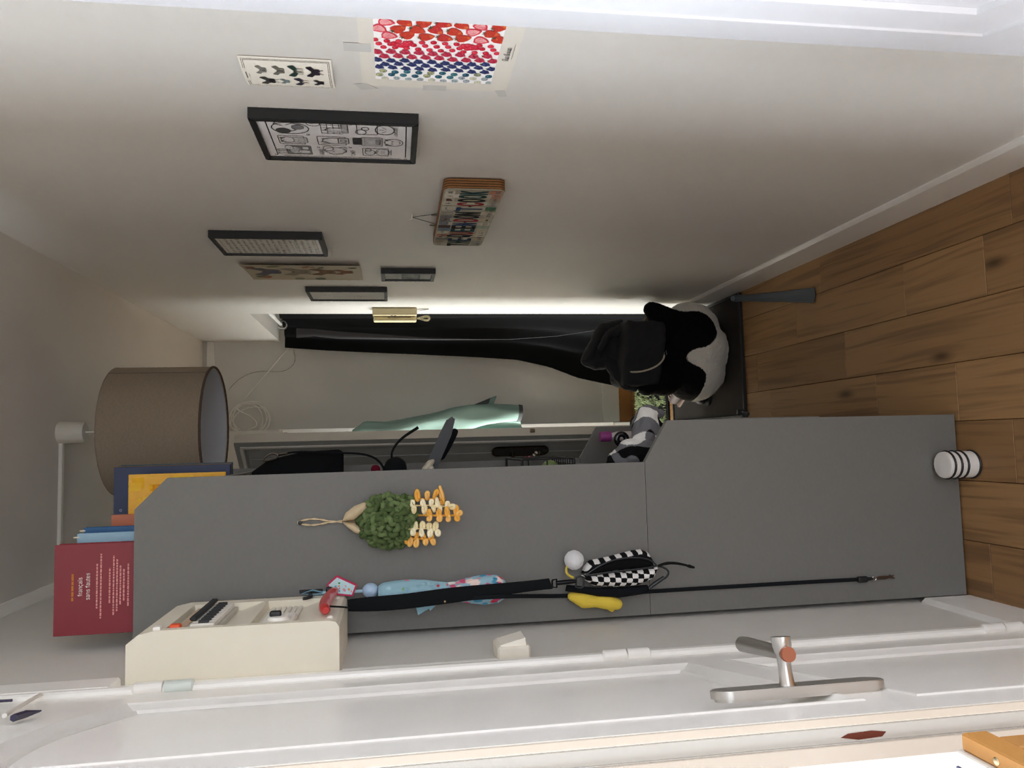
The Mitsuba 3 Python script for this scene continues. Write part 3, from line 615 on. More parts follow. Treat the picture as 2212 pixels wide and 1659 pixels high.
# wooden number-plate sign
t = thing('kitchen_sign', 'rounded plywood sign covered in number plate strips reading THE QUEEN DON\'T COOK', 'sign')
yf, yn, z0, z1 = 2.25, 1.737, 1.182, 1.326; w, h = yf - yn, z1 - z0
rp = sbox(0, 0, w, h).buffer(-0.018).buffer(0.018, quad_segs=8)
add('board', cat_(ext(rp, 0.024, cols, (WX - 0.003, yf, z0))), None, 'plywood_edge', t, 30)
FX = WX - 0.0272
add('face', ext(rp.buffer(-0.0005), 0.001, cols, (FX, yf, z0)), 'a8a392', 'matte', t, False)
p = Print((FX - 0.001, yf, z0), UY, Z_)
def inside(P): return P.intersection(rp.buffer(-0.002))
L_ = 'THE.QUEEN.DON\'T.COOK'; LC = {0: '1d1f22', 1: '1f3a3a', 2: '28344a', 4: '16181b', 5: '7e2a30', 6: '1f3c42', 7: '1b2024', 8: '22355a', 10: '8a2b32', 11: '1a1c20', 12: '17191d', 13: '2a3a55', 14: '26385a', 16: '8a2a30', 17: '1a1c1e', 18: '1d3536', 19: '1d3a40'}
wd = [0.35 if c in ".'" else 1.0 for c in L_]; unit = (w - 0.012) / sum(wd); u = 0.006
tops = ['8f866f', '7a3a28', '3b3836', 'c9c2ae', '9a4c34', 'c2bba6', '2f6276', '4a3d3a', '37475f', '2e5c78', '4b4a44', '39526a', '463c3c', 'c9c6ba', 'cfcabb', 'b7ad92', 'c6c1b2', 'd0cdc0', 'd8d4c8', 'dad6ca']
bots = ['8d8878', '7c8d92', 'b59a6a', 'b5754e', 'c8c2b0', 'cdc6b4', 'c2b8a0', '9aa58f', 'c8c0ac', 'b9b09a', 'c39a72', 'c9c2ae', 'a08f78', '3d5a4a', '44664e', '9fb0a6', '5f6468', '8a5a48', 'a54a2c', 'b0603a']
r_ = np.random.default_rng(5)
for i, c in enumerate(L_):
    ww = wd[i] * unit
    p.poly(inside(sbox(u, 0, u + ww - 0.0008, h)), ('b5b09f', '9f9a86', 'aaa697', '968f7e')[i % 4])
    hh = r_.uniform(.028, .040); p.poly(inside(sbox(u, h - hh, u + ww - .001, h - .004)), tops[i])
    hb = r_.uniform(.026, .038); p.poly(inside(sbox(u, .004, u + ww - .001, hb)), bots[i])
    for q in range(5): p.poly(inside(sbox(u + .002 + r_.uniform(0, ww * .6), .008 + r_.uniform(0, .012), u + .003 + ww * r_.uniform(.3, .9), .010 + r_.uniform(.004, .014))), ('3a3a38', '2c4a3a', '6a4a34', '444a52')[r_.integers(4)])
    for q in range(3): p.poly(inside(sbox(u + .002 + r_.uniform(0, ww * .5), h - .026 + r_.uniform(0, .012), u + .004 + ww * r_.uniform(.3, .8), h - .022 + r_.uniform(.002, .014))), ('2a2a2a', '5a3a34', '30405a')[r_.integers(3)])
    if c == '.': p.oval(u + ww / 2, h * .50, .0042, .0042, '26282a', up=0.002)
    elif c == "'": p.rect(u + ww * .1, h * .66, u + ww * .8, h * .75, LC[13], up=0.002)
    else:
        m = meshkit.text_mesh(c, 0.062, 0.0005, True); V = np.array(m.vertices); V[:, 0] -= V[:, 0].min(); V[:, 0] *= (ww * 0.80) / V[:, 0].max(); V[:, 1] -= V[:, 1].min()
        V[:, :2] += (u + ww * .08, h * .27)
        p.V.append(p.o + V[:, :1] * p.u + V[:, 1:2] * p.v + p.n * (0.002 + V[:, 2:])); p.F.append(np.array(m.faces) + p.c); p.c += len(V); p.C.append(np.tile(lin(LC[i]), (len(V), 1)))
    u += ww
p.add('lettering', t, 'matte', label='strips of number plates spelling THE QUEEN DON\'T COOK')
nl = key('hanger', t)
add('wire', cat_(tube([(WX - 0.006, 2.102, 1.328), (WX - 0.008, 2.036, 1.392), (WX - 0.006, 2.007, 1.328)], 0.0009, 6)), '8d8a84', 'metal', nl)
for y in (2.102, 2.007): add('eyelet', tube([(WX - 0.010, y, 1.322), (WX - 0.010, y, 1.342)], 0.002, 8), '4a443c', 'metal', nl)
add('nail', cat_(tube([(WX, 2.036, 1.392), (WX - 0.014, 2.036, 1.394), (WX - 0.016, 2.036, 1.400)], 0.0022, 8)), 'd8d6d0', 'satin', nl)

# pictures further down the wall
t, p, w, h = frame('picture_frame', 2.432, 2.222, 1.645, 1.957, 0.022, 0.012, 'black framed poster of many tiny grey animal drawings in rows', 'c9c5bb')
r_ = np.random.default_rng(9)
for i in range(16):
    for j in range(9):
        u, v = .026 + (w - .052) * (j + .5 * (i % 2)) / 9 + r_.uniform(-.003, .003), .030 + (h - .06) * i / 15.5
        c = ('5a564e', '6d675c', '4c4a46', '7a6f60', '6b4c40')[r_.integers(5)]; a, b = r_.uniform(.003, .006), r_.uniform(.0022, .0042)
        p.oval(u, v, a, b, c, k=3); p.oval(u + a, v + b * .6, a * .4, b * .5, c, k=2); p.line([(u - a, v - b), (u + a, v - b * 1.4)], .001, c)
p.line([(.02, h - .022), (w - .02, h - .022)], .0014, '6a4a40'); p.line([(.02, .022), (w - .02, .022)], .0018, '5a4038')
p.line([(.05, .085), (.16, .085), (.16, .125)], .0012, '3e3c38'); p.line([(.06, .05), (.15, .07)], .0012, '4c4a46')
p.add('print', t)
t, p, w, h = frame('picture_frame', 2.802, 2.668, 1.295, 1.485, 0.020, 0.014, 'small black frame with a white bird on a dark square beside the intercom', 'b9b7b0')
p.rect(.018, .052, w - .020, .118, '2f3032'); p.poly(Polygon([(.045, .065), (.075, .060), (.088, .078), (.080, .108), (.066, .112), (.058, .095)]).buffer(.004), 'a5a6a4')
p.line([(.022, .135), (.06, .130), (.08, .150)], .001, '77756e')
p.add('print', t)
t, p, w, h = frame('picture_frame', 3.195, 2.995, 1.466, 1.776, 0.020, 0.012, 'black framed sheet with a faint pencil branch drawing, frame nearest the curtain', 'c4c3bd')
for q in ([(.08, .08), (.09, .14), (.07, .19), (.10, .24)], [(.09, .14), (.13, .17), (.14, .21)], [(.07, .19), (.04, .22)], [(.10, .24), (.13, .26)], [(.085, .11), (.12, .12), (.15, .15)]): p.line(q, .0014, '6d6a66')
for q in (.092, .105, .118, .131): p.line([(.05, q), (.06 + q * .3, q)], .001, '8a8782')
p.add('print', t)
# loose vintage butterfly sheet
t = thing('vintage_poster', 'unframed faded beige sheet of large butterflies curling off the wall between two black frames', 'poster')
yf, yn, z0, z1 = 2.869, 2.587, 1.553, 1.945; w, h = yf - yn, z1 - z0
def bend2(u): return 0.002 + 0.012 * (u / w) ** 3
G = [[(WX - bend2(w * j / 40) + 0.001, yf - w * j / 40, z0 + h * i / 8) for j in range(41)] for i in range(9)]
add('sheet', sheet(G, 0.0006), '9c8f77', 'satin', t, True)
p = Print((WX, yf, z0), UY, Z_)
for v, c, s in ((.32, '55525a', .05), (.22, '7d7360', .052), (.13, '6d5540', .045), (.06, '7a5a44', .035)): fly(w * .5, v, s, c, c)
for q in range(26):
    u, v = r_.uniform(.02, w - .02), r_.uniform(.02, h - .02)
    if abs(u - w / 2) > .07: p.oval(u, v, r_.uniform(.006, .02), r_.uniform(.005, .03), ('6f7058', '7d6a4a', '5f6350', '8a5f45')[r_.integers(4)], r_.uniform(0, 90), k=3)
p.rect(.19, h - .04, .24, h - .01, '7a5a4a')
p.add('print', t, warp=lambda u: bend2(max(0.0, min(w, u))))

# intercom handset
t = thing('intercom_phone', 'beige wall intercom handset with a coiled cord beside the curtained opening', 'intercom')
IC = 'c7b88e'
add('base', rbox(0.583, WX, 3.445, 3.525, 1.337, 1.535, 0.006), IC, 'satin', t)
add('handset', cat_(rbox(0.5605, 0.5755, 3.470, 3.520, 1.338, 1.532, 0.007), rbox(0.562, 0.5835, 3.472, 3.518, 1.465, 1.530, 0.006), rbox(0.566, 0.5835, 3.472, 3.518, 1.342, 1.366, 0.005)), 'cfc196', 'satin', t)
add('buttons', cat_(rbox(0.5795, 0.584, 3.452, 3.462, 1.43, 1.44, 0.002), rbox(0.5795, 0.584, 3.452, 3.462, 1.445, 1.455, 0.002)), '3a342a', 'satin', t)
th = np.linspace(0, 1, 260); path = np.stack([0.577 - 0.010 * np.sin(th * np.pi * 2), 3.495 - 0.010 * np.cos(th * np.pi), 1.340 - 0.060 * np.sin(th * np.pi) ** 0.7], 1)
hx = path + 0.0042 * np.stack([np.cos(th * 2 * np.pi * 26), np.sin(th * 2 * np.pi * 26), 0 * th], 1) * [1, 1, 1] + 0.003 * np.stack([0 * th, 0 * th, np.sin(th * 2 * np.pi * 26)], 1)
add('coiled_cord', tube(hx, 0.0013, 5), 'b5aa88', 'satin', t)
add('wire', tube(spline([(0.606, 3.46, 1.338), (0.607, 3.455, 1.31), (0.612, 3.452, 1.285), (0.614, 3.46, 1.30), (0.612, 3.465, 1.338)], 20), 0.001, 5), '5a544a', 'satin', t)

# ------------------------------------------------------------------ curtain in the right hand opening
t = thing('door_curtain', 'long black curtain drawn to the end wall in the right hand opening', 'curtain')
zs = np.array([2.045, 1.811, 1.567, 1.318, 0.937, 0.73, 0.547, 0.389, 0.255, 0.161, 0.04])
bx_ = np.array([0.568, 0.549, 0.534, 0.521, 0.497, 0.478, 0.430, 0.362, 0.328, 0.306, 0.29]); by_ = np.array([4.43, 4.43, 4.43, 4.43, 4.42, 4.40, 4.36, 4.32, 4.29, 4.27, 4.26])
G = []
for z in np.linspace(2.045, 0.04, 70):
    bxx, byy = np.interp(z, zs[::-1], bx_[::-1]), np.interp(z, zs[::-1], by_[::-1]); row = []
    for s in np.linspace(0, 1, 90):
        ax, ay = 0.725, 4.02 - 0.34 * max(0.0, 1 - z / 1.2)
        x, y = (1 - s) ** 2 * ax + 2 * s * (1 - s) * 0.735 + s * s * bxx, (1 - s) ** 2 * ay + 2 * s * (1 - s) * 4.47 + s * s * byy
        f = (0.016 + 0.004 * math.sin(z * 3)) * math.sin(s * 2 * math.pi * 4.5 + 0.5 * math.sin(z * 2.1)) * (0.4 + 0.6 * math.sin(math.pi * s) ** 0.5 if s < 1 else 0.4)
        d = np.array([byy - ay, ax - bxx]); d /= np.linalg.norm(d) + 1e-9
        row.append((x - f * abs(d[0]), y - f * d[1] * 0.5, z))
    G.append(row)
add('cloth', sheet(G, 0.003), '060708', 'matte', t, True)
ll = [(1.955, .588, .640), (1.86, .596, .636), (1.737, .582, .622), (1.491, .578, .604), (1.241, .574, .583), (0.95, .573, .576), (.805, .5735, .5755), (.541, .590, .592), (.312, .622, .624)]
k_ = 3.93 / 4.2
G = [[(a * k_ + (b - a) * k_ * j / 4, 3.93 - 0.004 * math.sin(math.pi * j / 4), 1.45 + (z - 1.45) * k_ ) for j in range(5)] for z, a, b in ll]
add('lining', sheet(G, 0.002), '4b4a4c', 'matte', t, True, label='grey lining showing along a folded edge')
r = thing('curtain_rod', 'white curtain rod under the lintel of the right hand opening', 'curtain rod')
add('rod', cyl((0.672, OY + 0.002, 2.045), (0.672, 4.27, 2.045), 0.009), 'd9d9d6', 'satin', r)
add('rod_end', cyl((0.672, OY + 0.004, 2.045), (0.672, OY + 0.40, 2.045), 0.0115), 'e2e2df', 'satin', r)
g = thing('curtain_ring', 'chrome eyelet ring where the black curtain hangs from the white rod', 'curtain ring')
add('ring', torus(0.024, 0.005, (0.669, 4.265, 2.036), axis=1), 'c9c9c9', 'metal', g)

# ------------------------------------------------------------------ ceiling lamp
LXc, LYc = 0.070, 2.68
t = thing('ceiling_lamp', 'taupe fabric drum lampshade hanging from a white ceiling cup', 'lamp')
add('ceiling_cup', lathe([(0, 2.437), (0.030, 2.437), (0.033, 2.441), (0.036, 2.50), (0.036, CZ), (0, CZ)], (LXc, LYc, 0)), 'd5d0c4', 'satin', t)
R = 0.208
sd = key('shade', t)
add('outside', lathe([(R - 0.001, 2.036), (R, 2.036), (R, 2.336), (R - 0.001, 2.336)], (LXc, LYc, 0), 72), None, 'shade_fabric', sd, 40)
add('inside', lathe([(R - 0.0012, 2.3355), (R - 0.003, 2.3355), (R - 0.003, 2.0365), (R - 0.0012, 2.0365)], (LXc, LYc, 0), 72), 'c3c6cb', 'matte', sd, label='pale grey inner lining')
add('rim', torus(R - 0.001, 0.004, (LXc, LYc, 2.037), n=72), '54483d', 'matte', sd)
add('rim', torus(R - 0.001, 0.002, (LXc, LYc, 2.335), n=72), '85766a', 'matte', sd)
add('rim_wire', torus(R - 0.0045, 0.0018, (LXc, LYc, 2.040), n=72, s=6), 'b5aea2', 'satin', sd)
add('seam', cat_(bx(LXc + R * math.sin(1.05) - 0.001, LXc + R * math.sin(1.05) + 0.0015, LYc - R * math.cos(1.05) - 0.002, LYc - R * math.cos(1.05) + 0.001, 2.04, 2.333)), '6b6054', 'matte', sd)
add('spider', cat_(*[tube([(LXc, LYc, 2.315), (LXc + (R - 0.003) * math.cos(q), LYc + (R - 0.003) * math.sin(q), 2.330)], 0.0018, 6) for q in (0.4, 2.5, 4.6)]), 'd8d6d0', 'satin', t)
add('cord', cyl((LXc, LYc, 2.20), (LXc, LYc, 2.44), 0.003, 10), 'dedbd2', 'satin', t)
add('bulb_holder', lathe([(0, 2.20), (0.018, 2.20), (0.02, 2.26), (0.014, 2.29), (0, 2.29)], (LXc, LYc, 0), 24), 'e2dfd7', 'satin', t)
add('bulb', ball((LXc, LYc, 2.165), (0.030, 0.030, 0.042), 3), 'e9e6dc', 'gloss', t)
d = add('cable_duct', bx(LX + 0.02, LXc - 0.03, LYc - 0.009, LYc + 0.009, CZ - 0.012, CZ, 0.002), 'dcd8cf', 'satin', label='white cable duct crossing the ceiling from the lamp cup to the left wall', cat='cable duct', smooth=False)

# ------------------------------------------------------------------ fuse box and switch on the left wall
t = thing('fuse_box', 'cream fuse box with circuit breakers on the left wall beside the grey cabinet', 'fuse box')
fx, y0, y1, z0, z1 = -0.325, 1.513, 1.772, 1.556, 1.934
prof = [(LX, z0), (fx - 0.012, z0), (fx - 0.003, z0 + 0.006), (fx, z0 + 0.02), (fx, z1 - 0.05), (fx - 0.006, z1 - 0.02), (fx - 0.022, z1), (LX, z1)]
B = Manifold.extrude(m3.CrossSection([np.array(prof)]), y1 - y0)
def to3(M): return M.transform(np.array([[1, 0, 0, 0], [0, 0, 1, y0], [0, 1, 0, 0]], float))
B = to3(B)
if B.volume() < 0: B = to3(Manifold.extrude(m3.CrossSection([np.array(prof)[::-1]]), y1 - y0))
def recess(za, zb, zc, d=0.016):                     # slot from za down to zb, its lower face sloping out to zc
    P = np.array([(fx + 0.02, za), (fx - d, za - 0.004), (fx - d, zb), (fx + 0.001, zc), (fx + 0.02, zc)])
    M = Manifold.extrude(m3.CrossSection([P]), y1 - y0 - 0.050); M = M.transform(np.array([[1, 0, 0, 0], [0, 0, 1, y0 + 0.018], [0, 1, 0, 0]], float))
    return M
for rc in ((1.872, 1.772, 1.725), (1.722, 1.640, 1.592)): B = B - recess(*rc)
bm = tm(B); bm.fix_normals()
add('casing', bm, 'ddd6c4', 'satin', t, 25)
rw = key('breaker_row', t)
add('rail', bx(fx - 0.016, fx - 0.006, y0 + 0.020, y1 - 0.040, 1.780, 1.862, 0.001), 'b9b5aa', 'satin', rw, False)
nb = 9
for i in range(nb):
    ya = y0 + 0.024 + i * 0.0205
    add('breaker', bx(fx - 0.006, fx + 0.003, ya, ya + 0.0190, 1.786, 1.830, 0.001), 'e3dfd5', 'satin', rw, False)
    add('toggle', bx(fx + 0.002, fx + 0.008, ya + 0.005, ya + 0.014, 1.798, 1.816, 0.001), '26272a', 'satin', rw, False)
add('lever_bar', bx(fx + 0.004, fx + 0.012, y0 + 0.045, y1 - 0.032, 1.822, 1.836, 0.003), '1d1f22', 'satin', rw, label='long black bar linking the breaker toggles')
add('label_strip', bx(fx - 0.006, fx - 0.005, y0 + 0.024, y1 - 0.045, 1.842, 1.858), 'b79a82', 'matte', rw, False)
add('test_button', rbox(fx - 0.008, fx + 0.005, y0 + 0.019, y0 + 0.036, 1.846, 1.866, 0.004), 'd9542c', 'satin', rw, label='orange test button')
add('cover_clip', rbox(fx - 0.004, fx + 0.006, y0 + 0.004, y0 + 0.022, 1.876, 1.890, 0.003), 'f0ede5', 'gloss', t)
mb = key('main_breaker', t)
add('body', rbox(fx - 0.016, fx - 0.002, y0 + 0.020, y0 + 0.110, 1.645, 1.705, 0.005), 'e6e2d8', 'satin', mb)
add('slats', cat_(*[bx(fx - 0.016, fx - 0.011, y0 + 0.118, y1 - 0.045, 1.646 + q * 0.011, 1.654 + q * 0.011, 0.001) for q in range(6)]), 'ddd9ce', 'satin', mb, False)
add('dial', lathe([(0, 0), (0.020, 0), (0.019, 0.006), (0, 0.007)], sec=28).apply_transform(np.array([[0, 0, 1, fx - 0.002], [1, 0, 0, y0 + 0.050], [0, 1, 0, 1.674], [0, 0, 0, 1.0]])), 'ece9e1', 'satin', mb)
add('switch_knob', rbox(fx + 0.002, fx + 0.014, y0 + 0.044, y0 + 0.056, 1.668, 1.690, 0.004), '1a1b1d', 'satin', mb, label='black switch knob')
for z in (1.575, 1.912):
    for y in (y0 + 0.03, y1 - 0.04): add('screw_cap', ball((fx - (0.0 if z < 1.7 else 0.012), y, z), (0.004, 0.008, 0.006), 2), 'efece4', 'gloss', t)
t = thing('light_switch', 'cream light switch with a tilted rocker beside the door frame', 'light switch')
add('box', bx(LX, -0.400, 1.5285, 1.603, 1.188, 1.254, 0.004), 'e2dccd', 'satin', t, 25)
rk = ext([(-0.4005, 1.196), (-0.386, 1.197), (-0.3975, 1.247), (-0.4005, 1.247)], 0.058, [X_, Z_, Y_], (0, 1.537, 0))
add('rocker', rk, 'ebe7db', 'satin', t, False)

t = thing('door_decoration', 'white stick with two dark purple strips stuck across the top of the open white door', 'decoration')
add('stick', tube([(-0.403, 1.440, 2.045), loc(0.30, 1.970, 0.011)], 0.0032, 8), 'dedad2', 'satin', t)
add('strip', tube([(-0.404, 1.424, 2.128), (-0.404, 1.421, 2.080)], 0.0022, 6), '352f4a', 'satin', t)
add('strip', tube([loc(0.315, 1.952, 0.009), loc(0.280, 1.952, 0.009), loc(0.252, 1.944, 0.009)], [0.005, 0.005, 0.001], 6), '2a2540', 'satin', t)

# easel board near the camera (lower right corner of the picture)
t = thing('easel_board', 'light wooden rail with a white board standing in front of the open door edge', 'easel')
add('rail', bx(-0.2435, -0.2305, 0.26, 0.55, 1.001, 1.023, 0.0015), 'c08a4a', 'satin', t, False)
add('board', bx(-0.2560, -0.2437, 0.26, 0.552, 0.70, 1.0265, 0.001), 'dcdad2', 'satin', t, False)
add('edge_line', bx(-0.2585, -0.2560, 0.26, 0.552, 0.70, 1.027), '5d5f86', 'satin', t, False)
for y in (0.27, 0.53): add('leg', bx(-0.2437, -0.2310, y - 0.012, y + 0.008, 0.0, 1.001, 0.001), 'b8844a', 'satin', t, False)
for y in (0.33, 0.515): add('screw', ball((-0.2385, y, 1.0232), (0.003, 0.003, 0.0008), 2), 'e8d9b8', 'metal', t)

# ------------------------------------------------------------------ books standing in the top of the cabinet
SZ = 1.8602
def book(name, label, x0, x1, y0, y1, z1, cover, pages='d8cfb8', lean=0.0, z0=SZ):
    t = thing(name, label, 'book', 'books on top of the grey cabinet')
    M = np.eye(4); M[2, 0] = lean
    def A(m): m = tm(m); m.apply_transform(M); m.apply_translation([0, 0, z0 - m.bounds[0][2] if False else 0]); return m
    c = 0.0016
    add('cover', A(cat_(bx(x0, x1, y0, y0 + c, z0, z1, 0.0004), bx(x0, x1, y1 - c, y1, z0, z1, 0.0004), bx(x0, x0 + c, y0, y1, z0, z1, 0.0004))), cover, 'satin', t, False)
    if y1 - y0 > 2.2 * c: add('pages', A(bx(x0 + c, x1 - 0.003, y0 + c, y1 - c, z0 + 0.002, z1 - 0.003)), pages, 'matte', t, False)
    return t
t = book('book', 'dark red French grammar book, foremost book on top of the cabinet', -0.391, -0.1965, 1.8225, 1.848, 2.180, '7d2630')
p = Print((-0.391, 1.8222, SZ), X_, Z_)
for a, b in ((-.030, -.022), (-.0205, -.010), (-.0085, .003), (.0045, .012), (.0135, .028)): p.rect(.103 + a, .280, .103 + b, .2845, 'b8743a')
p.text('français', 0.103, 0.262, 0.0092, 'e8dcd6', center=True, sx=0.85)
p.text('sans fautes', 0.103, 0.2465, 0.0092, 'e8dcd6', center=True, sx=0.85)
r_ = np.random.default_rng(11)
for i, (v, hw) in enumerate(((.231, .048), (.223, .070), (.205, .038), (.197, .064), (.190, .056), (.183, .042), (.176, .034), (.167, .046), (.150, .055), (.142, .055), (.134, .055), (.114, .018), (.104, .060))):
    u = .103 - hw
    while u < .103 + hw:
        l = r_.uniform(.003, .009); p.rect(u, v, min(u + l, .103 + hw), v + .0034, 'cf8f8c'); u += l + .0014
p.add('print', t, label='white and orange back cover text')
t = book('notebook', 'light blue spiral notebook, between the dark red book and the dark blue notebook', -0.385, -0.178, 1.862, 1.876, 2.150, '8fb0c4')
for i in range(11): add('spiral_loop', torus(0.0085, 0.0016, (-0.376 + i * 0.019, 1.869, 2.150), axis=0, n=16, s=6), ('ded8c8', '1f2024')[i % 2], 'satin', t)
t = book('notebook', 'dark blue spiral notebook, behind the light blue one on the cabinet', -0.375, -0.167, 1.884, 1.900, 2.144, '1d5280')
for i in range(11): add('spiral_loop', torus(0.0085, 0.0016, (-0.366 + i * 0.0192, 1.892, 2.146), axis=0, n=16, s=6), ('ded8c8', '1f2024')[i % 2], 'satin', t)
book('book', 'small terracotta book, its edge showing behind the dark blue notebook', -0.30, -0.1455, 1.945, 1.960, 2.107, 'b5674a')
t = book('book', 'bright yellow book with a painted cover, before the tall navy book', -0.25, -0.053, 1.985, 1.997, 2.083, 'dfa52a')
p = Print((-0.25, 1.9846, SZ), X_, Z_)
for i in range(34):
    a, b = r_.uniform(0, .18), r_.uniform(0, .20); p.rect(a, b, min(a + r_.uniform(.004, .03), .196), min(b + r_.uniform(.004, .05), .222), ('e6b540', 'd8971f', 'cf8622', 'e3ac2e')[i % 4])
p.add('print', t)
t = book('book', 'tall navy blue book with rounded corners, standing behind the yellow book', -0.27, -0.036, 2.045, 2.056, 2.136, '1c2a4c')
p = Print((-0.27, 2.0445, SZ), X_, Z_)
p.poly(Point(0.128, 0.259).buffer(.0032).difference(Point(0.128, 0.259).buffer(.0018)), '9aa0b0'); p.add('print', t)
book('book', 'thin cream paged book with a brown cover, second from the back of the cabinet top', -0.27, -0.0335, 2.060, 2.068, 2.131, '5c4a38', 'd8c8a0')
book('book', 'thin dark teal book, rearmost on the cabinet top', -0.27, -0.031, 2.072, 2.081, 2.129, '2d4450', 'cfc4a8')

# ------------------------------------------------------------------ crochet flower bouquet on the cabinet side
g = thing('wall_peg', 'small round black peg on the grey side panel holding the crochet bouquet', 'peg')
add('pin', cat_(orient(lathe([(0, 0), (0.003, 0), (0.003, 0.012), (0.0042, 0.013), (0.0045, 0.016), (0, 0.0175)], sec=18), [X_, Z_, (0, -1, 0)], (-0.166, CY0, 1.659))), '17171a', 'satin', g)
bq = thing('crochet_bouquet', 'crocheted hanging bouquet with green leaves and yellow and cream flowers on the grey cabinet side', 'wall decoration')
def unit(g):
    a = g.normal(size=3); return (a / np.linalg.norm(a)).tolist()
def PX(px, py): return -0.1665 - (py - 1131) * 0.00107, 1.66 - (px - 645) * 0.001026
def rope(pts, r, strands=2, tw=160, n=90):
    q = spline(pts, n); s = np.r_[0, np.cumsum(np.linalg.norm(np.diff(q, axis=0), axis=1))]
    out = []
    for k in range(strands):
        a = s * tw + 2 * np.pi * k / strands
        out.append(tube(q + r * 0.6 * np.stack([np.cos(a), np.sin(a), 0 * a], 1), r * 0.75, 5))
    return cat_(*out)
add('hanging_cord', cat_(rope([(-0.1695, 1.797, 1.567), (-0.1705, 1.795, 1.61), (-0.1700, 1.794, 1.655), (-0.166, 1.793, 1.6645), (-0.162, 1.794, 1.655), (-0.1625, 1.795, 1.61), (-0.1665, 1.797, 1.567)], 0.0018, n=140)), 'd2bf9c', 'fabric', bq, True)
# basket: cone of knitted rows, open towards the leaves
for lab, sgn, pts in (('basket', 1, [(737, 1130), (744, 1113), (763, 1099), (790, 1090), (793, 1107), (777, 1118), (764, 1127)]), ('basket', -1, [(737, 1131), (748, 1143), (764, 1155), (784, 1161), (784, 1147), (772, 1140), (762, 1134)])):
    m = puff([PX(*q) for q in pts], 0.018, XZ, front(1.772), 0.0022, back=0.012)
    V = np.array(m.vertices); V[:, 1] -= 0.0012 * np.sin(V[:, 2] * 1700) * np.cos(V[:, 0] * 1400); m.vertices = V
    add(lab, m, 'cbb897', 'fabric', bq, True)
add('basket_inside', puff([PX(*q) for q in ((742, 1131), (766, 1112), (772, 1125), (770, 1142), (760, 1140))], 0.006, XZ, front(1.785), 0.003), '8a7860', 'fabric', bq, True)
leafm = tube([(0.0038 * math.cos(a) * (1.25 if math.sin(a) > 0 else 1), 0.0012 * math.sin(3 * a), 0.0050 * math.sin(a)) for a in np.linspace(0, 2 * np.pi, 14, endpoint=False)], 0.0034, 6, closed=True)
lf = [shape(leafm, c, 'fabric', True) for c in ('5b6b44', '4d5d38', '67784e')]
r_ = np.random.default_rng(21); hull = Polygon([PX(*q) for q in ((776, 1114), (794, 1090), (830, 1082), (872, 1082), (890, 1095), (898, 1130), (884, 1172), (865, 1184), (825, 1182), (788, 1172), (772, 1155))])
c_ = hull.centroid; n_ = 0; tries = 0; put = []
while n_ < 105 and tries < 12000:
    tries += 1
    x, z = r_.uniform(-.24, -.11), r_.uniform(1.395, 1.55)
    if not hull.contains(Point(x, z)): continue
    d = min(1.0, hull.exterior.distance(Point(x, z)) / 0.035); y = 1.792 - r_.uniform(0.72, 1.05) * (0.008 + 0.046 * d ** 0.6)
    if any((x - a) ** 2 + (y - b) ** 2 + (z - c) ** 2 < 0.0098 ** 2 for a, b, c in put): continue
    put.append((x, y, z)); n_ += 1
    k = key('leaf', bq); q = T().translate([x, y, z]).rotate(unit(r_), r_.uniform(0, 180)).scale(r_.uniform(1.45, 1.95))
    scene[k] = {**lf[n_ % 3], 'to_world': q}
add('leaf_core', chain([((-0.17, 1.776, 1.525), 0.012), ((-0.168, 1.776, 1.47), 0.022), ((-0.17, 1.778, 1.425), 0.018)], step=0.008, it=4), '3c4a2c', 'fabric', bq, True)
petm = tube([(0.0, 0.0009 * math.sin(2 * a), 0.0) if False else (0.0036 * math.sin(a), 0.0012 * math.sin(2 * a), 0.0078 - 0.0078 * math.cos(a)) for a in np.linspace(0, 2 * np.pi, 14, endpoint=False)], 0.0038, 6, closed=True)
pet = {'y': [shape(petm, c, 'fabric', True) for c in ('ecb052', 'f2c070')], 'c': [shape(petm, c, 'fabric', True) for c in ('f8eecb', 'f0e2b4')]}
stems = [('y', [(890, 1092), (925, 1090), (962, 1090)], [(900, 1078), (921, 1080), (936, 1077), (955, 1074), (956, 1094)], 1.770),
         ('c', [(884, 1103), (920, 1102), (968, 1108)], [(889, 1096), (892, 1112), (912, 1094), (915, 1113), (930, 1095), (934, 1108), (946, 1094), (950, 1108), (963, 1104), (978, 1106)], 1.755),
         ('y', [(915, 1122), (950, 1124), (985, 1124)], [(926, 1116), (927, 1130), (946, 1116), (947, 1132), (965, 1113), (967, 1130), (984, 1112), (988, 1122), (986, 1131)], 1.748),
         ('c', [(880, 1150), (910, 1150), (943, 1155)], [(889, 1158), (894, 1141), (907, 1160), (910, 1141), (926, 1162), (925, 1144), (943, 1162), (939, 1144)], 1.755),
         ('y', [(872, 1168), (900, 1172), (932, 1174)], [(880, 1164), (882, 1180), (897, 1164), (896, 1182), (913, 1165), (916, 1180), (928, 1166), (931, 1182), (875, 1176)], 1.766)]
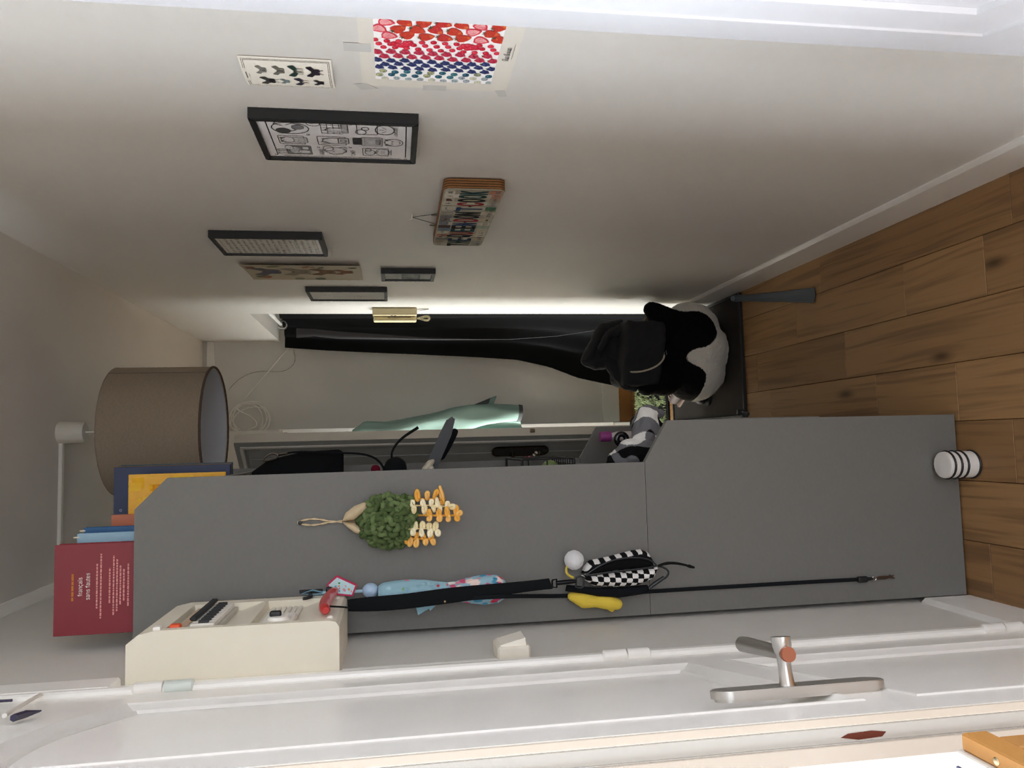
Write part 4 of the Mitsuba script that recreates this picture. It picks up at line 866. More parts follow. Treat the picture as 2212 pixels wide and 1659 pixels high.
for c, st, pts, y in stems:
    base = st[0]; P3 = [(PX(base[0] - 14, base[1])[0] * .8 - .17 * .2, 1.778, PX(base[0] - 14, base[1])[1])] + [(PX(*q)[0], y, PX(*q)[1]) for q in st]
    fs = key('flower_stem', bq); scene[fs] = shape(rope(P3, 0.0019, n=40), {'y': 'd29a42', 'c': 'd9c690'}[c], 'fabric', True)
    L = LineString([PX(*q) for q in st])
    for i, q in enumerate(pts):
        x, z = PX(*q); e = L.interpolate(L.project(Point(x, z))); dx, dz = x - e.x, z - e.y
        ang = math.degrees(math.atan2(dx, dz)); k = key('petal', fs)
        scene[k] = {**pet[c][i % 2], 'to_world': T().translate([e.x, y - 0.001, e.y]).rotate([0, 1, 0], ang).rotate([0, 0, 1], r_.uniform(-60, 60)).rotate([1, 0, 0], r_.uniform(-15, 35)).scale([1, 1, max(0.8, math.hypot(dx, dz) / 0.0105)])}

# ------------------------------------------------------------------ things hanging beside the fuse box
g = thing('wall_hook', 'black hook behind the fuse box from which the bag strap and the umbrella hang', 'hook')
add('plate', bx(-0.324, -0.316, CY0 - 0.003, CY0, 1.612, 1.662, 0.001), '1b1c1e', 'satin', g, False)
add('prong', tube(spline([(-0.320, CY0 - 0.002, 1.645), (-0.320, CY0 - 0.03, 1.640), (-0.320, CY0 - 0.075, 1.632), (-0.320, CY0 - 0.085, 1.645)], 16), 0.0035, 8), '1b1c1e', 'satin', g)
# child's umbrella
um = thing('kids_umbrella', 'closed light blue child\'s umbrella with red and pink print behind the black strap', 'umbrella')
cx, cy = -0.331, 1.768
def fold(z, a): return 1 + 0.035 * np.sin(a * 8 + z * 25)
prof = [(1.488, .020), (1.478, .026), (1.455, .029), (1.42, .031), (1.385, .029), (1.36, .024), (1.335, .020), (1.315, .021), (1.29, .027), (1.25, .0325), (1.22, .030), (1.205, .022), (1.198, .006)]
zz = np.linspace(1.488, 1.198, 90); rr_ = np.interp(zz, [q[0] for q in prof][::-1], [q[1] for q in prof][::-1]); aa = np.linspace(0, 2 * np.pi, 72, endpoint=False)
V = np.array([(cx + r * fold(z, a) * math.cos(a), cy + r * fold(z, a) * math.sin(a), z) for z, r in zip(zz, rr_) for a in aa]); F = []
for i in range(len(zz) - 1):
    for j in range(72): F.append((i * 72 + j, i * 72 + (j + 1) % 72, (i + 1) * 72 + (j + 1) % 72, (i + 1) * 72 + j))
C = np.tile(lin('93b8c6'), (len(V), 1)); r_ = np.random.default_rng(31); an = np.arctan2(V[:, 1] - cy, V[:, 0] - cx) * 0.03
for q in range(190):
    z, a = r_.uniform(1.2, 1.48), r_.uniform(-.095, .095); big = z < 1.35
    s = r_.uniform(.004, .011) if big else r_.uniform(.003, .006)
    on = (an - a) ** 2 + (V[:, 2] - z) ** 2 < s * s
    C[on] = lin((('c23a4c', 'd98fa0', '4a8fae', 'e9e2dc', 'c9557a', '2f7fa2', 'efd9cf') if big else ('c0394b', '7aa56a', 'a9ccd6', 'd4707e', '88aebd', '8fb5c4', '9cc0cc'))[r_.integers(7)])
C[np.abs(V[:, 2] - 1.345) < .008] = lin('9cc3d0')
add('canopy', tm((V, np.array(F))), C, 'fabric', um, True)
for pts in ([(-0.345, 1.41), (-0.378, 1.401), (-0.352, 1.352)], [(-0.345, 1.39), (-0.370, 1.374), (-0.345, 1.345)]): add('canopy_tip', ext(Polygon(pts), 0.0015, XZ, front(1.762)), '8db4c2', 'fabric', um, False)
add('ferrule_ball', ball((-0.319, cy, 1.505), (0.016, 0.016, 0.018), 3), 'a9c2dc', 'satin', um)
add('shaft', cat_(cyl((-0.320, cy, 1.50), (-0.3195, cy + 0.004, 1.61), 0.0038, 12)), '9fc0cc', 'satin', um)
add('wrist_loop', tube([(-0.3195, cy + 0.003, 1.605), (-0.311, cy - 0.004, 1.63), (-0.316, cy - 0.012, 1.652), (-0.3215, cy - 0.004, 1.63), (-0.3205, cy + 0.003, 1.606)], 0.0018, 6), '6f96a6', 'fabric', um)
tg = thing('pattern_tag', 'small pale blue square tag with pink rim and flower print hanging behind the red handle', 'tag')
tp = Polygon([(-0.2805, 1.577), (-0.303, 1.533), (-0.328, 1.543), (-0.322, 1.584), (-0.300, 1.600)]).buffer(-.004).buffer(.004)
add('rim', ext(tp.difference(tp.buffer(-.0035)), 0.005, XZ, front(1.759)), 'b53a58', 'fabric', tg, False)
add('face', ext(tp.buffer(-.003), 0.004, XZ, front(1.759)), 'bcd8dc', 'fabric', tg, False)
p = Print((0, 1.7548, 0), X_, Z_)
r_ = np.random.default_rng(41)
for q in range(40):
    x, z = r_.uniform(-.327, -.282), r_.uniform(1.536, 1.597)
    if tp.buffer(-.006).contains(Point(x, z)): p.oval(x, z, r_.uniform(.0012, .0028), r_.uniform(.0012, .0028), ('c2475f', '4f8f4a', '5b9cb8', 'd58a50', 'b05a9a', 'd98aa0')[q % 6], k=3)
p.add('print', tg)
# red handle with black cord
rh = thing('leash', 'curved red leash grip at the lower corner of the fuse box', 'leash')
add('grip', tube(spline([(-0.308, 1.733, 1.577), (-0.3115, 1.70, 1.586), (-0.312, 1.64, 1.590), (-0.311, 1.57, 1.588), (-0.3105, 1.535, 1.582)], 18), np.interp(np.linspace(0, 1, 18), [0, .08, .5, .95, 1], [.006, .0105, .0115, .0100, .006]), 16), 'b8302e', 'gloss', rh)
add('cord', tube(spline([(-0.311, 1.575, 1.578), (-0.318, 1.60, 1.560), (-0.333, 1.66, 1.546), (-0.346, 1.715, 1.549)], 20), 0.0018, 6), '1a1b1d', 'fabric', rh)
add('cord_lock', rbox(-0.314, -0.302, 1.733, 1.745, 1.586, 1.599, 0.003), '151618', 'satin', rh)
# wide strap
sp = thing('bag_strap', 'wide black webbing strap running down the cabinet side from the red handle to a clip', 'strap')
top = [(-0.328, 1.553), (-0.325, 1.505), (-0.323, 1.434), (-0.317, 1.351), (-0.313, 1.246), (-0.308, 1.107)]; bot = [(-0.352, 1.551), (-0.355, 1.506), (-0.355, 1.435), (-0.350, 1.352), (-0.342, 1.247), (-0.335, 1.172), (-0.331, 1.099)]
tp_, bt_ = spline([(x, 0, z) for x, z in top], 40), spline([(x, 0, z) for x, z in bot], 40)
G = [[(a[0] + (b[0] - a[0]) * j / 6, 1.722 + 0.012 * i / 39 - 0.003 * math.sin(math.pi * j / 6), a[2] + (b[2] - a[2]) * j / 6) for j in range(7)] for i, (a, b) in enumerate(zip(tp_, bt_))]
add('webbing', sheet(G, 0.0028), '16181a', 'fabric', sp, True)
add('rivet', ball((-0.3445, 1.7235, 1.343), (0.0032, 0.002, 0.0032), 2), '8f8068', 'metal', sp, label='small brass rivet')
add('swivel_clip', cat_(tube([(-0.312, 1.732, 1.100), (-0.327, 1.732, 1.100), (-0.329, 1.732, 1.090), (-0.310, 1.732, 1.090), (-0.312, 1.732, 1.100)], 0.0022, 6), tube([(-0.319, 1.732, 1.090), (-0.3175, 1.732, 1.060), (-0.317, 1.732, 1.045)], [0.005, 0.0055, 0.004], 10)), '26272a', 'metal', sp)
add('buckle_ring', tube([(-0.309, 1.731, 1.044), (-0.330, 1.731, 1.046), (-0.333, 1.731, 1.036), (-0.330, 1.731, 1.028), (-0.309, 1.731, 1.026), (-0.306, 1.731, 1.036), (-0.309, 1.731, 1.044)], 0.0022, 6), '1d1e20', 'satin', sp)
# checkered pouch
bg = thing('checkered_pouch', 'open black and white checkered pouch hanging from the black strap', 'pouch')
lowp = Polygon([(-0.3125, 1.022), (-0.325, 1.012), (-0.337, 0.995), (-0.342, 0.943), (-0.341, 0.890), (-0.326, 0.850), (-0.302, 0.838), (-0.294, 0.842), (-0.298, 0.885), (-0.302, 0.942), (-0.309, 1.010)])
m = puff(lowp, 0.040, XZ, front(1.778), 0.0022, back=0.016)
def checks(m, du, dv, ang, ox, oz):
    V = np.array(m.vertices); c, s = math.cos(ang), math.sin(ang)
    a = (V[:, 0] - ox) * c - (V[:, 2] - oz) * s; b = (V[:, 0] - ox) * s + (V[:, 2] - oz) * c
    on = (np.floor(a / du) + np.floor(b / dv)) % 2 == 0
    return np.where(on[:, None], lin('e2e0dc'), lin('111214'))
m = tm(m); m = m.subdivide()
add('front_panel', m, checks(m, 0.0105, 0.0135, 0.08, -0.3035, 0.84), 'fabric', bg, True, label='white and black checks')
upp = Polygon([(-0.309, 1.020), (-0.294, 1.014), (-0.280, 1.000), (-0.273, 0.952), (-0.262, 0.898), (-0.260, 0.874), (-0.268, 0.856), (-0.294, 0.840), (-0.299, 0.885), (-0.302, 0.942)])
m = tm(puff(upp, 0.026, XZ, front(1.784), 0.0022, back=0.010)).subdivide()
V = np.array(m.vertices); ed = [(-0.294, 1.014), (-0.280, 1.000), (-0.273, 0.952), (-0.262, 0.898), (-0.260, 0.874), (-0.268, 0.856)]
E_ = LineString(ed); import shapely
dd = shapely.distance(shapely.points(V[:, [0, 2]]), E_); ss = shapely.line_locate_point(E_, shapely.points(V[:, [0, 2]]))
on = (dd < 0.0085) & (np.floor(ss / 0.0135) % 2 == 0)
add('back_panel', m, np.where(on[:, None], lin('dedcd8'), lin('131416')), 'fabric', bg, True, label='black with white squares along the rim')
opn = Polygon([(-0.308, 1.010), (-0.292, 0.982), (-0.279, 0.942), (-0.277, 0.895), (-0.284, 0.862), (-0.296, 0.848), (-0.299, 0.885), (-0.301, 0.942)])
add('opening', puff(opn, 0.004, XZ, front(1.7565), 0.003, back=0.012), '050506', 'matte', bg, True, label='black patch painted for the shade in the open mouth')  # solid black cushion painting the shade inside the pouch
add('zip', cat_(tube(spline([(-0.310, 1.756, 1.016), (-0.305, 1.746, 0.98), (-0.3015, 1.741, 0.942), (-0.2985, 1.742, 0.885), (-0.2950, 1.752, 0.846)], 24), 0.0024, 6), tube(spline([(-0.310, 1.756, 1.016), (-0.291, 1.756, 0.984), (-0.2775, 1.757, 0.942), (-0.2755, 1.757, 0.893), (-0.283, 1.757, 0.860), (-0.2950, 1.752, 0.846)], 24), 0.0022, 6)), '202225', 'satin', bg)
add('wrist_band', puff(Polygon([(-0.330, 1.060), (-0.344, 1.064), (-0.352, 1.02), (-0.360, 0.985), (-0.366, 0.935), (-0.361, 0.880), (-0.352, 0.862), (-0.340, 0.866), (-0.342, 0.93), (-0.340, 0.99)]), 0.007, XZ, front(1.764), 0.003), '15171a', 'fabric', bg, True)
add('ring', cat_(tube(spline([(-0.297, 1.757, 0.842), (-0.301, 1.754, 0.828), (-0.311, 1.752, 0.818), (-0.322, 1.752, 0.823), (-0.326, 1.752, 0.834)], 18), 0.0024, 6)), '1c1d20', 'satin', bg)
add('clip', tube([(-0.323, 1.752, 0.829), (-0.336, 1.752, 0.852), (-0.346, 1.754, 0.866)], [0.004, 0.0048, 0.004], 10), '1d1e21', 'satin', bg)
add('pull_cord', cat_(tube(spline([(-0.296, 1.752, 0.842), (-0.291, 1.752, 0.818), (-0.295, 1.754, 0.785), (-0.305, 1.757, 0.752)], 20), np.interp(np.linspace(0, 1, 20), [0, .2, .8, .85, 1], [.0025, .0035, .0025, .004, .0025]), 8)), '1a1a19', 'fabric', bg)
# generic toy charms beside the pouch
ch = add('yellow_plush', chain([((-0.359, 1.774, 1.046), 0.010), ((-0.369, 1.772, 1.018), 0.018), ((-0.373, 1.774, 0.990), 0.014), ((-0.377, 1.774, 0.962), 0.017), ((-0.383, 1.776, 0.938), 0.013)], [((-0.385, 1.776, 0.962), 0.008), ((-0.395, 1.778, 0.950), 0.006)], step=0.004, it=6), 'd8bd4a', 'fabric', None, True, 'plain yellow plush charm hanging behind the checkered pouch', 'plush toy')
pm = thing('pompom', 'round white pompom ball beside the top of the checkered pouch', 'pompom')
m = ball((-0.2752, 1.768, 1.0395), 0.0225, 4); V = np.array(m.vertices); V += np.array(m.vertex_normals) * (meshkit.fbm(V * 220)[:, None] - 0.5) * 0.002; m.vertices = V
add('ball', m, 'd5d5d6', 'fabric', pm, True)
add('loop', tube(spline([(-0.287, 1.768, 1.056), (-0.300, 1.762, 1.060), (-0.312, 1.748, 1.046)], 12), 0.0028, 6), 'cdb650', 'fabric', pm)
# long thin lead
ld = thing('dog_lead', 'long thin black lead hanging down the cabinet side almost to the floor', 'lead')
lp_ = spline([(-0.3418, 1.7330, 1.300), (-0.343, 1.7340, 1.194), (-0.352, 1.766, 1.13), (-0.3600, 1.7930, 1.075), (-0.3620, 1.7955, 1.02), (-0.3625, 1.7965, 0.865), (-0.362, 1.797, 0.635), (-0.362, 1.797, 0.395), (-0.3625, 1.797, 0.309)], 60)
G = [[(x - 0.0045 + 0.009 * j / 2, y, z) for j in range(3)] for x, y, z in lp_]
add('webbing', sheet(G, 0.002), '1a1c1e', 'fabric', ld, True)
add('end_clip', cat_(rbox(-0.370, -0.355, 1.789, 1.800, 0.285, 0.312, 0.004), tube([(-0.3625, 1.795, 0.288), (-0.3620, 1.795, 0.270)], [0.005, 0.003], 10)), '141516', 'satin', ld)
add('ring', torus(0.005, 0.0012, (-0.362, 1.795, 0.266), axis=1, n=18, s=6), 'b9b7b2', 'metal', ld)
r_ = np.random.default_rng(51)
add('tassel', cat_(*[tube(spline([(-0.362, 1.796, 0.263), (-0.362 + r_.uniform(-.004, .004), 1.796, 0.24), (-0.361 + r_.uniform(-.006, .006), 1.797, 0.208 + r_.uniform(0, .014))], 8), 0.0014, 5) for q in range(8)]), '4a3a30', 'fabric', ld, label='frayed brown tassel')

# ------------------------------------------------------------------ on the floor
t = thing('door_stopper', 'white cylindrical door stopper with black rubber rings on the floor against the grey cabinet', 'door stopper')
sx_, sy_ = -0.084, 1.760
add('body', lathe([(0, 0.002), (0.0335, 0.002), (0.0335, 0.078), (0.0325, 0.082), (0.029, 0.0835), (0, 0.0835)], (sx_, sy_, 0), 48), 'e4e1dc', 'satin', t)
for z in (0.0035, 0.036, 0.054, 0.072): add('rubber_ring', torus(0.0338, 0.0028, (sx_, sy_, z), n=48, s=8), '1c1d1e', 'satin', t)

t = thing('boot_tray', 'black ribbed rubber floor mat with raised rim under the black and white plush seat', 'mat')
add('mat', bx(0.086, 0.600, 3.000, 3.812, 0.0004, 0.009, 0.002), None, 'ribbed_rubber', t, False)
for q in ((0.086, 0.600, 2.994, 3.006), (0.086, 0.600, 3.806, 3.818), (0.080, 0.092, 2.994, 3.818), (0.594, 0.604, 2.994, 3.818)): add('rim', bx(*q, 0.0004, 0.014, 0.002), '141517', 'satin', t, False)
add('corner_knob', lathe([(0, 0.0), (0.011, 0.0), (0.008, 0.008), (0.006, 0.016), (0.010, 0.022), (0.010, 0.026), (0, 0.028)], (0.104, 3.010, 0.012), 18), '24262a', 'satin', t)
t = thing('shaggy_mat', 'shaggy pale green and black doormat at the end wall', 'mat')
add('backing', bx(-0.12, 0.50, 3.895, 4.425, 0.0004, 0.010, 0.003), '060607', 'matte', t, False)
r_ = np.random.default_rng(61); V, F = [], []
for i in range(12000):
    x, y = r_.uniform(-0.11, 0.49), r_.uniform(3.925, 4.42); f = meshkit.noise(np.array([x * 55 + y * 20, y * 95, 0.0]))
    if f < 0.60: continue
    hh = r_.uniform(.012, .024); w_ = .0032; a = r_.uniform(0, 6.28); d = r_.uniform(-.010, .010, 2); n = len(V)
    for q in range(3): V.append((x + w_ * math.cos(a + q * 2.09), y + w_ * math.sin(a + q * 2.09), 0.009))
    V.append((x + d[0], y + d[1], 0.009 + hh)); F += [(n, n + 1, n + 3), (n + 1, n + 2, n + 3), (n + 2, n, n + 3)]
add('pile', tm((np.array(V), np.array(F))), '98a37a', 'matte', t, False, label='pale green yarn pile', kind='stuff')

t = thing('shoehorn', 'long flat grey shoehorn lying on the floorboards with its tip on the black mat', 'shoehorn')
pA, pB = np.array([0.481, 2.430]), np.array([0.578, 3.00]); dv = (pB - pA) / np.linalg.norm(pB - pA); nv = np.array([dv[1], -dv[0]])
L0 = np.linalg.norm(pB - pA); G = []
for i in range(25):
    s = i / 24; hw = 0.0255 - 0.012 * min(1, s * 1.25) + 0.0008 * math.sin(s * 14); row = []
    for j in range(9):
        q = j / 4 - 1; c = pA + dv * L0 * s + nv * hw * q
        row.append((c[0], c[1], 0.0045 + 0.004 * q * q + (0.024 * max(0, s - 0.6) / 0.4)))
    G.append(row)
add('blade', sheet(G, 0.003), '4a5158', 'satin', t, True)
e = pB + dv * 0.03
add('tip', cat_(tube([(pB[0], pB[1], 0.029), (pB[0] + dv[0] * .012, pB[1] + dv[1] * .012, 0.0295)], [0.013, 0.011], 12), ball((pB[0] + dv[0] * .018, pB[1] + dv[1] * .018, 0.030), (0.012, 0.012, 0.008), 3)), '5b6168', 'satin', t)

# plush seat: black and white fur, two patches
t = thing('plush_seat', 'black and white furry plush floor seat with rounded ears standing on the black mat', 'plush seat')
m = chain([((0.298, 3.225, 0.135), 0.140), ((0.470, 3.225, 0.145), 0.136)], [((0.30, 3.27, 0.25), 0.105), ((0.47, 3.27, 0.25), 0.105)], [((0.385, 3.200, 0.112), 0.132), ((0.385, 3.26, 0.2), 0.15)],
          [((0.50, 3.20, 0.26), 0.075), ((0.548, 3.17, 0.315), 0.042), ((0.560, 3.165, 0.338), 0.034)], [((0.26, 3.20, 0.28), 0.075), ((0.235, 3.17, 0.35), 0.042), ((0.222, 3.165, 0.375), 0.036)], step=0.016, it=14)
m = m.subdivide().subdivide()
V = np.array(m.vertices); V[:, 2] = np.where(V[:, 2] < 0.02, 0.0155 + (V[:, 2] - 0.02) * 0.12, V[:, 2]); V[:, 0] = np.minimum(V[:, 0], 0.604)
m.vertices = V; V = V + np.array(m.vertex_normals) * (meshkit.fbm(V * 130, 3)[:, None] - .5) * 0.005
V[:, 2] = np.maximum(V[:, 2], 0.0145); V[:, 0] = np.minimum(V[:, 0], 0.6045); m.vertices = V
edge = [(.62, .150), (.575, .230), (.553, .216), (.545, .150), (.515, .095), (.470, .068), (.423, .086), (.386, .134), (.363, .200), (.343, .208), (.308, .175), (.282, .139), (.231, .133), (.10, .150)]
edge = spline([(a, 0, b) for a, b in edge], 120)[:, [0, 2]]
blk = Polygon(list(map(tuple, edge)) + [(.10, .6), (.62, .6)]).buffer(0)
side = Polygon([(.570, .60), (.570, .33), (.592, .10), (.70, .10), (.70, .60)])
cen = V[np.array(m.faces)].mean(1) + (np.random.default_rng(4).normal(size=(len(m.faces), 3)) * 0.0012)
isb = shapely.contains_xy(blk, cen[:, 0], cen[:, 2]) | (cen[:, 2] > 0.24)
for nm, msk, col in (('white_fur', ~isb, 'd8d4ca'), ('black_fur', isb, '0c0c0d')):
    sub = trimesh.Trimesh(V, np.array(m.faces)[msk], process=False); sub.remove_unreferenced_vertices()
    add(nm, sub, col, 'fabric', t, True, label={'white_fur': 'off-white lower fur', 'black_fur': 'black upper fur'}[nm])

def solid(m): return Manifold(m3.Mesh(np.asarray(m.vertices, np.float32), np.asarray(m.faces, np.uint32)))
pm_ = trimesh.Trimesh(V, m.faces, process=False); plush_solid = solid(trimesh.Trimesh(V + np.array(pm_.vertex_normals) * 0.003, m.faces, process=False))
def clear(m):
    q = solid(m); r = q - plush_solid
    if q.status() != m3.Error.NoError or r.is_empty(): return m
    return tm(max(r.decompose(), key=lambda c: c.volume()))
# dark jacket folded over the plush seat
t = thing('folded_jacket', 'dark grey fleece jacket folded on top of the black and white plush seat', 'jacket')
def fleece(segs, step=0.012, it=10, amp=0.008):
    m = chain(*segs, step=step, it=it).subdivide(); V = np.array(m.vertices); V += np.array(m.vertex_normals) * (meshkit.fbm(V * 26, 3)[:, None] - .5) * amp; m.vertices = V; return m
slab = Manifold.batch_hull([Manifold.sphere(r, 16).translate(q) for q, r in (((0.252, 3.130, 0.345), 0.020), ((0.250, 3.155, 0.462), 0.026), ((0.478, 3.125, 0.315), 0.020), ((0.486, 3.150, 0.440), 0.026), ((0.39, 3.105, 0.322), 0.020), ((0.26, 3.27, 0.47), 0.03), ((0.48, 3.27, 0.45), 0.03), ((0.37, 3.12, 0.455), 0.03))])
m = tm(slab.refine_to_length(0.014)); m.merge_vertices(); trimesh.smoothing.filter_taubin(m, iterations=8); m = m.subdivide(); V = np.array(m.vertices); V += np.array(m.vertex_normals) * (meshkit.fbm(V * 26, 3)[:, None] - .5) * 0.018; m.vertices = V
add('folded_body', clear(m), '2b2b2d', 'fabric', t, True)
add('hood', clear(fleece([[((0.500, 3.22, 0.470), 0.026), ((0.488, 3.23, 0.535), 0.030), ((0.440, 3.24, 0.560), 0.030), ((0.405, 3.24, 0.585), 0.026), ((0.350, 3.25, 0.612), 0.028), ((0.338, 3.25, 0.575), 0.030), ((0.348, 3.24, 0.520), 0.036)], [((0.44, 3.24, 0.50), 0.055), ((0.36, 3.24, 0.49), 0.050)], [((0.43, 3.25, 0.525), 0.035), ((0.37, 3.25, 0.56), 0.034)], [((0.470, 3.20, 0.47), 0.03), ((0.455, 3.19, 0.53), 0.020), ((0.40, 3.195, 0.555), 0.018)]], amp=.016)), '28282a', 'fabric', t, True)
add('sleeve', clear(fleece([[((0.335, 3.22, 0.515), 0.030), ((0.285, 3.20, 0.492), 0.028), ((0.240, 3.18, 0.462), 0.026), ((0.226, 3.175, 0.425), 0.020)]], amp=.014)), '252527', 'fabric', t, True)
add('cuff', torus(0.014, 0.006, (0.240, 3.150, 0.462), axis=1, n=20, s=8), '1d1d1e', 'fabric', t)
add('drawstring', tube(spline([(0.290, 3.128, 0.470), (0.284, 3.108, 0.432), (0.292, 3.098, 0.385), (0.310, 3.090, 0.345), (0.338, 3.092, 0.318), (0.352, 3.100, 0.312)], 40), 0.0042, 8), 'b5ad9c', 'fabric', t, label='cream drawstring')
add('zip_pull', cat_(torus(0.006, 0.0016, (0.360, 3.098, 0.306), axis=1, n=16, s=6), tube([(0.366, 3.098, 0.305), (0.374, 3.100, 0.300)], 0.0018, 6)), '8f9296', 'metal', t)

# shoes half hidden beside the seat
t = thing('brown_shoe', 'brown shoe with pale laces, half hidden behind the plush seat on the black mat', 'shoe')
add('upper', fleece([[((0.205, 3.70, 0.045), 0.034), ((0.235, 3.62, 0.050), 0.040), ((0.29, 3.55, 0.060), 0.040)]], amp=.003), '2f211c', 'satin', t, True)
add('laces', cat_(*[tube(spline([(0.200 + q * .012, 3.672 - q * .02, 0.080), (0.214 + q * .012, 3.650 - q * .02, 0.096), (0.236 + q * .012, 3.655 - q * .02, 0.086)], 8), 0.0018, 5) for q in range(3)]), '9a8d82', 'fabric', t)
add('sole', ext(Polygon([(0.17, 3.72), (0.20, 3.66), (0.25, 3.52), (0.31, 3.50), (0.33, 3.55), (0.27, 3.66), (0.22, 3.74)]).buffer(.012), 0.012, [X_, Y_, Z_], (0, 0, 0.0095)), '6a5a50', 'satin', t)
t = thing('black_shoe', 'black shoe with its toe sticking out beside the plush seat on the black mat', 'shoe')
add('upper', fleece([[((0.186, 3.36, 0.048), 0.034), ((0.235, 3.385, 0.050), 0.038), ((0.30, 3.41, 0.055), 0.038)]], amp=.003), '17181b', 'satin', t, True)
add('sole', ext(LineString([(0.178, 3.36), (0.235, 3.385), (0.30, 3.41)]).buffer(.032), 0.010, [X_, Y_, Z_], (0, 0, 0.0095)), '101113', 'satin', t)

# ------------------------------------------------------------------ end wall: cable coil, teal jacket
t = thing('cable_coil', 'coil of white cable hanging on the end wall below the lampshade', 'cable')
r_ = np.random.default_rng(71); P = []
for i in range(240):
    a = i / 240 * 2 * np.pi * 5.2 + 2.2; q = 0.088 + 0.012 * math.sin(a * 0.83) + 0.006 * math.sin(a * 2.3)
    P.append((0.172 + q * math.cos(a) + 0.008 * math.sin(a * .41), EY - 0.014 - 0.010 * i / 240, 2.258 + q * 1.12 * math.sin(a) + 0.010 * math.sin(a * .37)))
P = [(0.094, EY - 0.010, 2.36), (0.108, EY - 0.010, 2.300)] + P
add('loops', tube(P, 0.0034, 6), 'efece4', 'satin', t)
add('knot', tube(spline([(0.10, EY - .018, 2.28), (0.115, EY - .026, 2.245), (0.135, EY - .026, 2.215), (0.175, EY - .026, 2.235), (0.215, EY - .024, 2.30), (0.24, EY - .022, 2.33)], 40), 0.0034, 6), 'efece4', 'satin', t)
add('lead', tube(spline([(0.262, EY - .0095, 2.30), (0.318, EY - .0095, 2.258), (0.423, EY - .0095, 2.170), (0.516, EY - .0095, 2.093), (0.590, EY - .0095, 2.030)], 40), 0.0030, 6), 'e9e6dd', 'satin', t)
t = add('thin_cable', tube(spline([(0.585, EY - .0025, 1.99), (0.578, EY - .0025, 2.01), (0.515, EY - .0025, 2.005), (0.449, EY - .0025, 2.063), (0.446, EY - .0025, 2.19), (0.412, EY - .0025, 2.30), (0.34, EY - .0025, 2.372)], 50), 0.0017, 5), 'a59d90', 'satin', label='thin cable sagging across the end wall above the curtain', cat='cable')
YP = EY - 0.1465
t = thing('door_sensor', 'small white latch plate at the top of the narrow casing on the end wall', 'latch')
add('plate', bx(0.062, 0.100, YP - 0.007, YP, 2.055, 2.074, 0.001), 'cfc9bd', 'satin', t, False)
add('screw', bx(0.074, 0.088, YP - 0.003, YP, 2.030, 2.050, 0.001), '6b5a4c', 'metal', t, False)

t = thing('teal_jacket', 'pale teal jacket with grey cuffs hanging behind the edge of the far door', 'jacket')
def k4(x, z, y=4.31): f_ = y / 4.0; return (x * f_, y, 1.45 + (z - 1.45) * f_)
def loft(sections, n=28):
    V = []; aa = np.linspace(0, 2 * np.pi, n, endpoint=False)
    for (x, y, z), rx, ry, tilt in sections:
        for a in aa:
            r_l = 1 + 0.10 * math.sin(3 * a + z * 9) + 0.05 * math.sin(5 * a - z * 14)
            V.append((x + rx * r_l * math.cos(a), y + ry * r_l * math.sin(a), z + tilt * math.cos(a)))
    F = [(i * n + j, i * n + (j + 1) % n, (i + 1) * n + (j + 1) % n, (i + 1) * n + j) for i in range(len(sections) - 1) for j in range(n)]
    return tm((np.array(V), np.array(F)))
sec = [(0.072, 1.660, .014, .03), (0.086, 1.60, 0.0415, 0.040), (0.082, 1.50, 0.0439, 0.045), (0.090, 1.40, 0.0488, 0.050), (0.104, 1.28, 0.0610, 0.050), (0.124, 1.16, 0.0683, 0.050), (0.138, 1.06, 0.0683, 0.050), (0.148, 0.96, 0.0586, 0.045), (0.152, 0.87, 0.0488, 0.042), (0.153, 0.800, 0.0439, 0.040)]
sec = [(k4(x, z), a, b, -0.006) for x, z, a, b in sec]
zz = np.linspace(0, len(sec) - 1, 50); sec2 = []
for q in zz:
    i = min(int(q), len(sec) - 2); f_ = q - i; A_, B_ = sec[i], sec[i + 1]
    sec2.append((tuple(np.array(A_[0]) * (1 - f_) + np.array(B_[0]) * f_), A_[1] * (1 - f_) + B_[1] * f_, A_[2] * (1 - f_) + B_[2] * f_, -0.006))
add('sleeve', loft(sec2), '8fa9a0', 'fabric', t, True)
e_ = sec2[-1]; add('cuff', loft([(e_[0], e_[1] * 1.06, e_[2] * 1.05, -0.006), ((e_[0][0], e_[0][1], e_[0][2] - 0.022), e_[1] * 1.02, e_[2], -0.006), ((e_[0][0], e_[0][1], e_[0][2] - 0.022), e_[1] * .8, e_[2] * .8, -0.006), ((e_[0][0], e_[0][1], e_[0][2] - 0.004), e_[1] * .7, e_[2] * .7, -0.006)]), '55585a', 'fabric', t, True, label='dark grey ribbed cuff')
q1 = [(k4(0.150, 1.10, 4.37), .030, .018, -.004), (k4(0.185, 1.02, 4.37), .028, .018, -.01), (k4(0.212, 0.955, 4.37), .026, .018, -.012), (k4(0.219, 0.936, 4.37), .026, .018, -.012)]
add('sleeve', loft(q1[:3]), '4f5456', 'fabric', t, True, label='grey lining of the second sleeve'); add('cuff', loft([q1[2], q1[3], (k4(0.222, 0.922, 4.37), .026, .018, -.012)]), '86a09a', 'fabric', t, True)
add('hem', sheet([[(0.068 + 0.012 * j + 0.004 * math.sin(i * .8), 4.37 - 0.02 * math.sin(j * 1.1 + i * .3), 1.16 - 0.045 * i * (1 - 0.010 * j)) for j in range(6)] for i in range(11)], 0.003), '8aa59c', 'fabric', t, True)
add('hanging_loop', tube([(0.078, 4.31, 1.66), (0.082, 4.37, 1.70), (0.085, EY - 0.148, 1.705)], 0.003, 6), '6f857e', 'fabric', t)

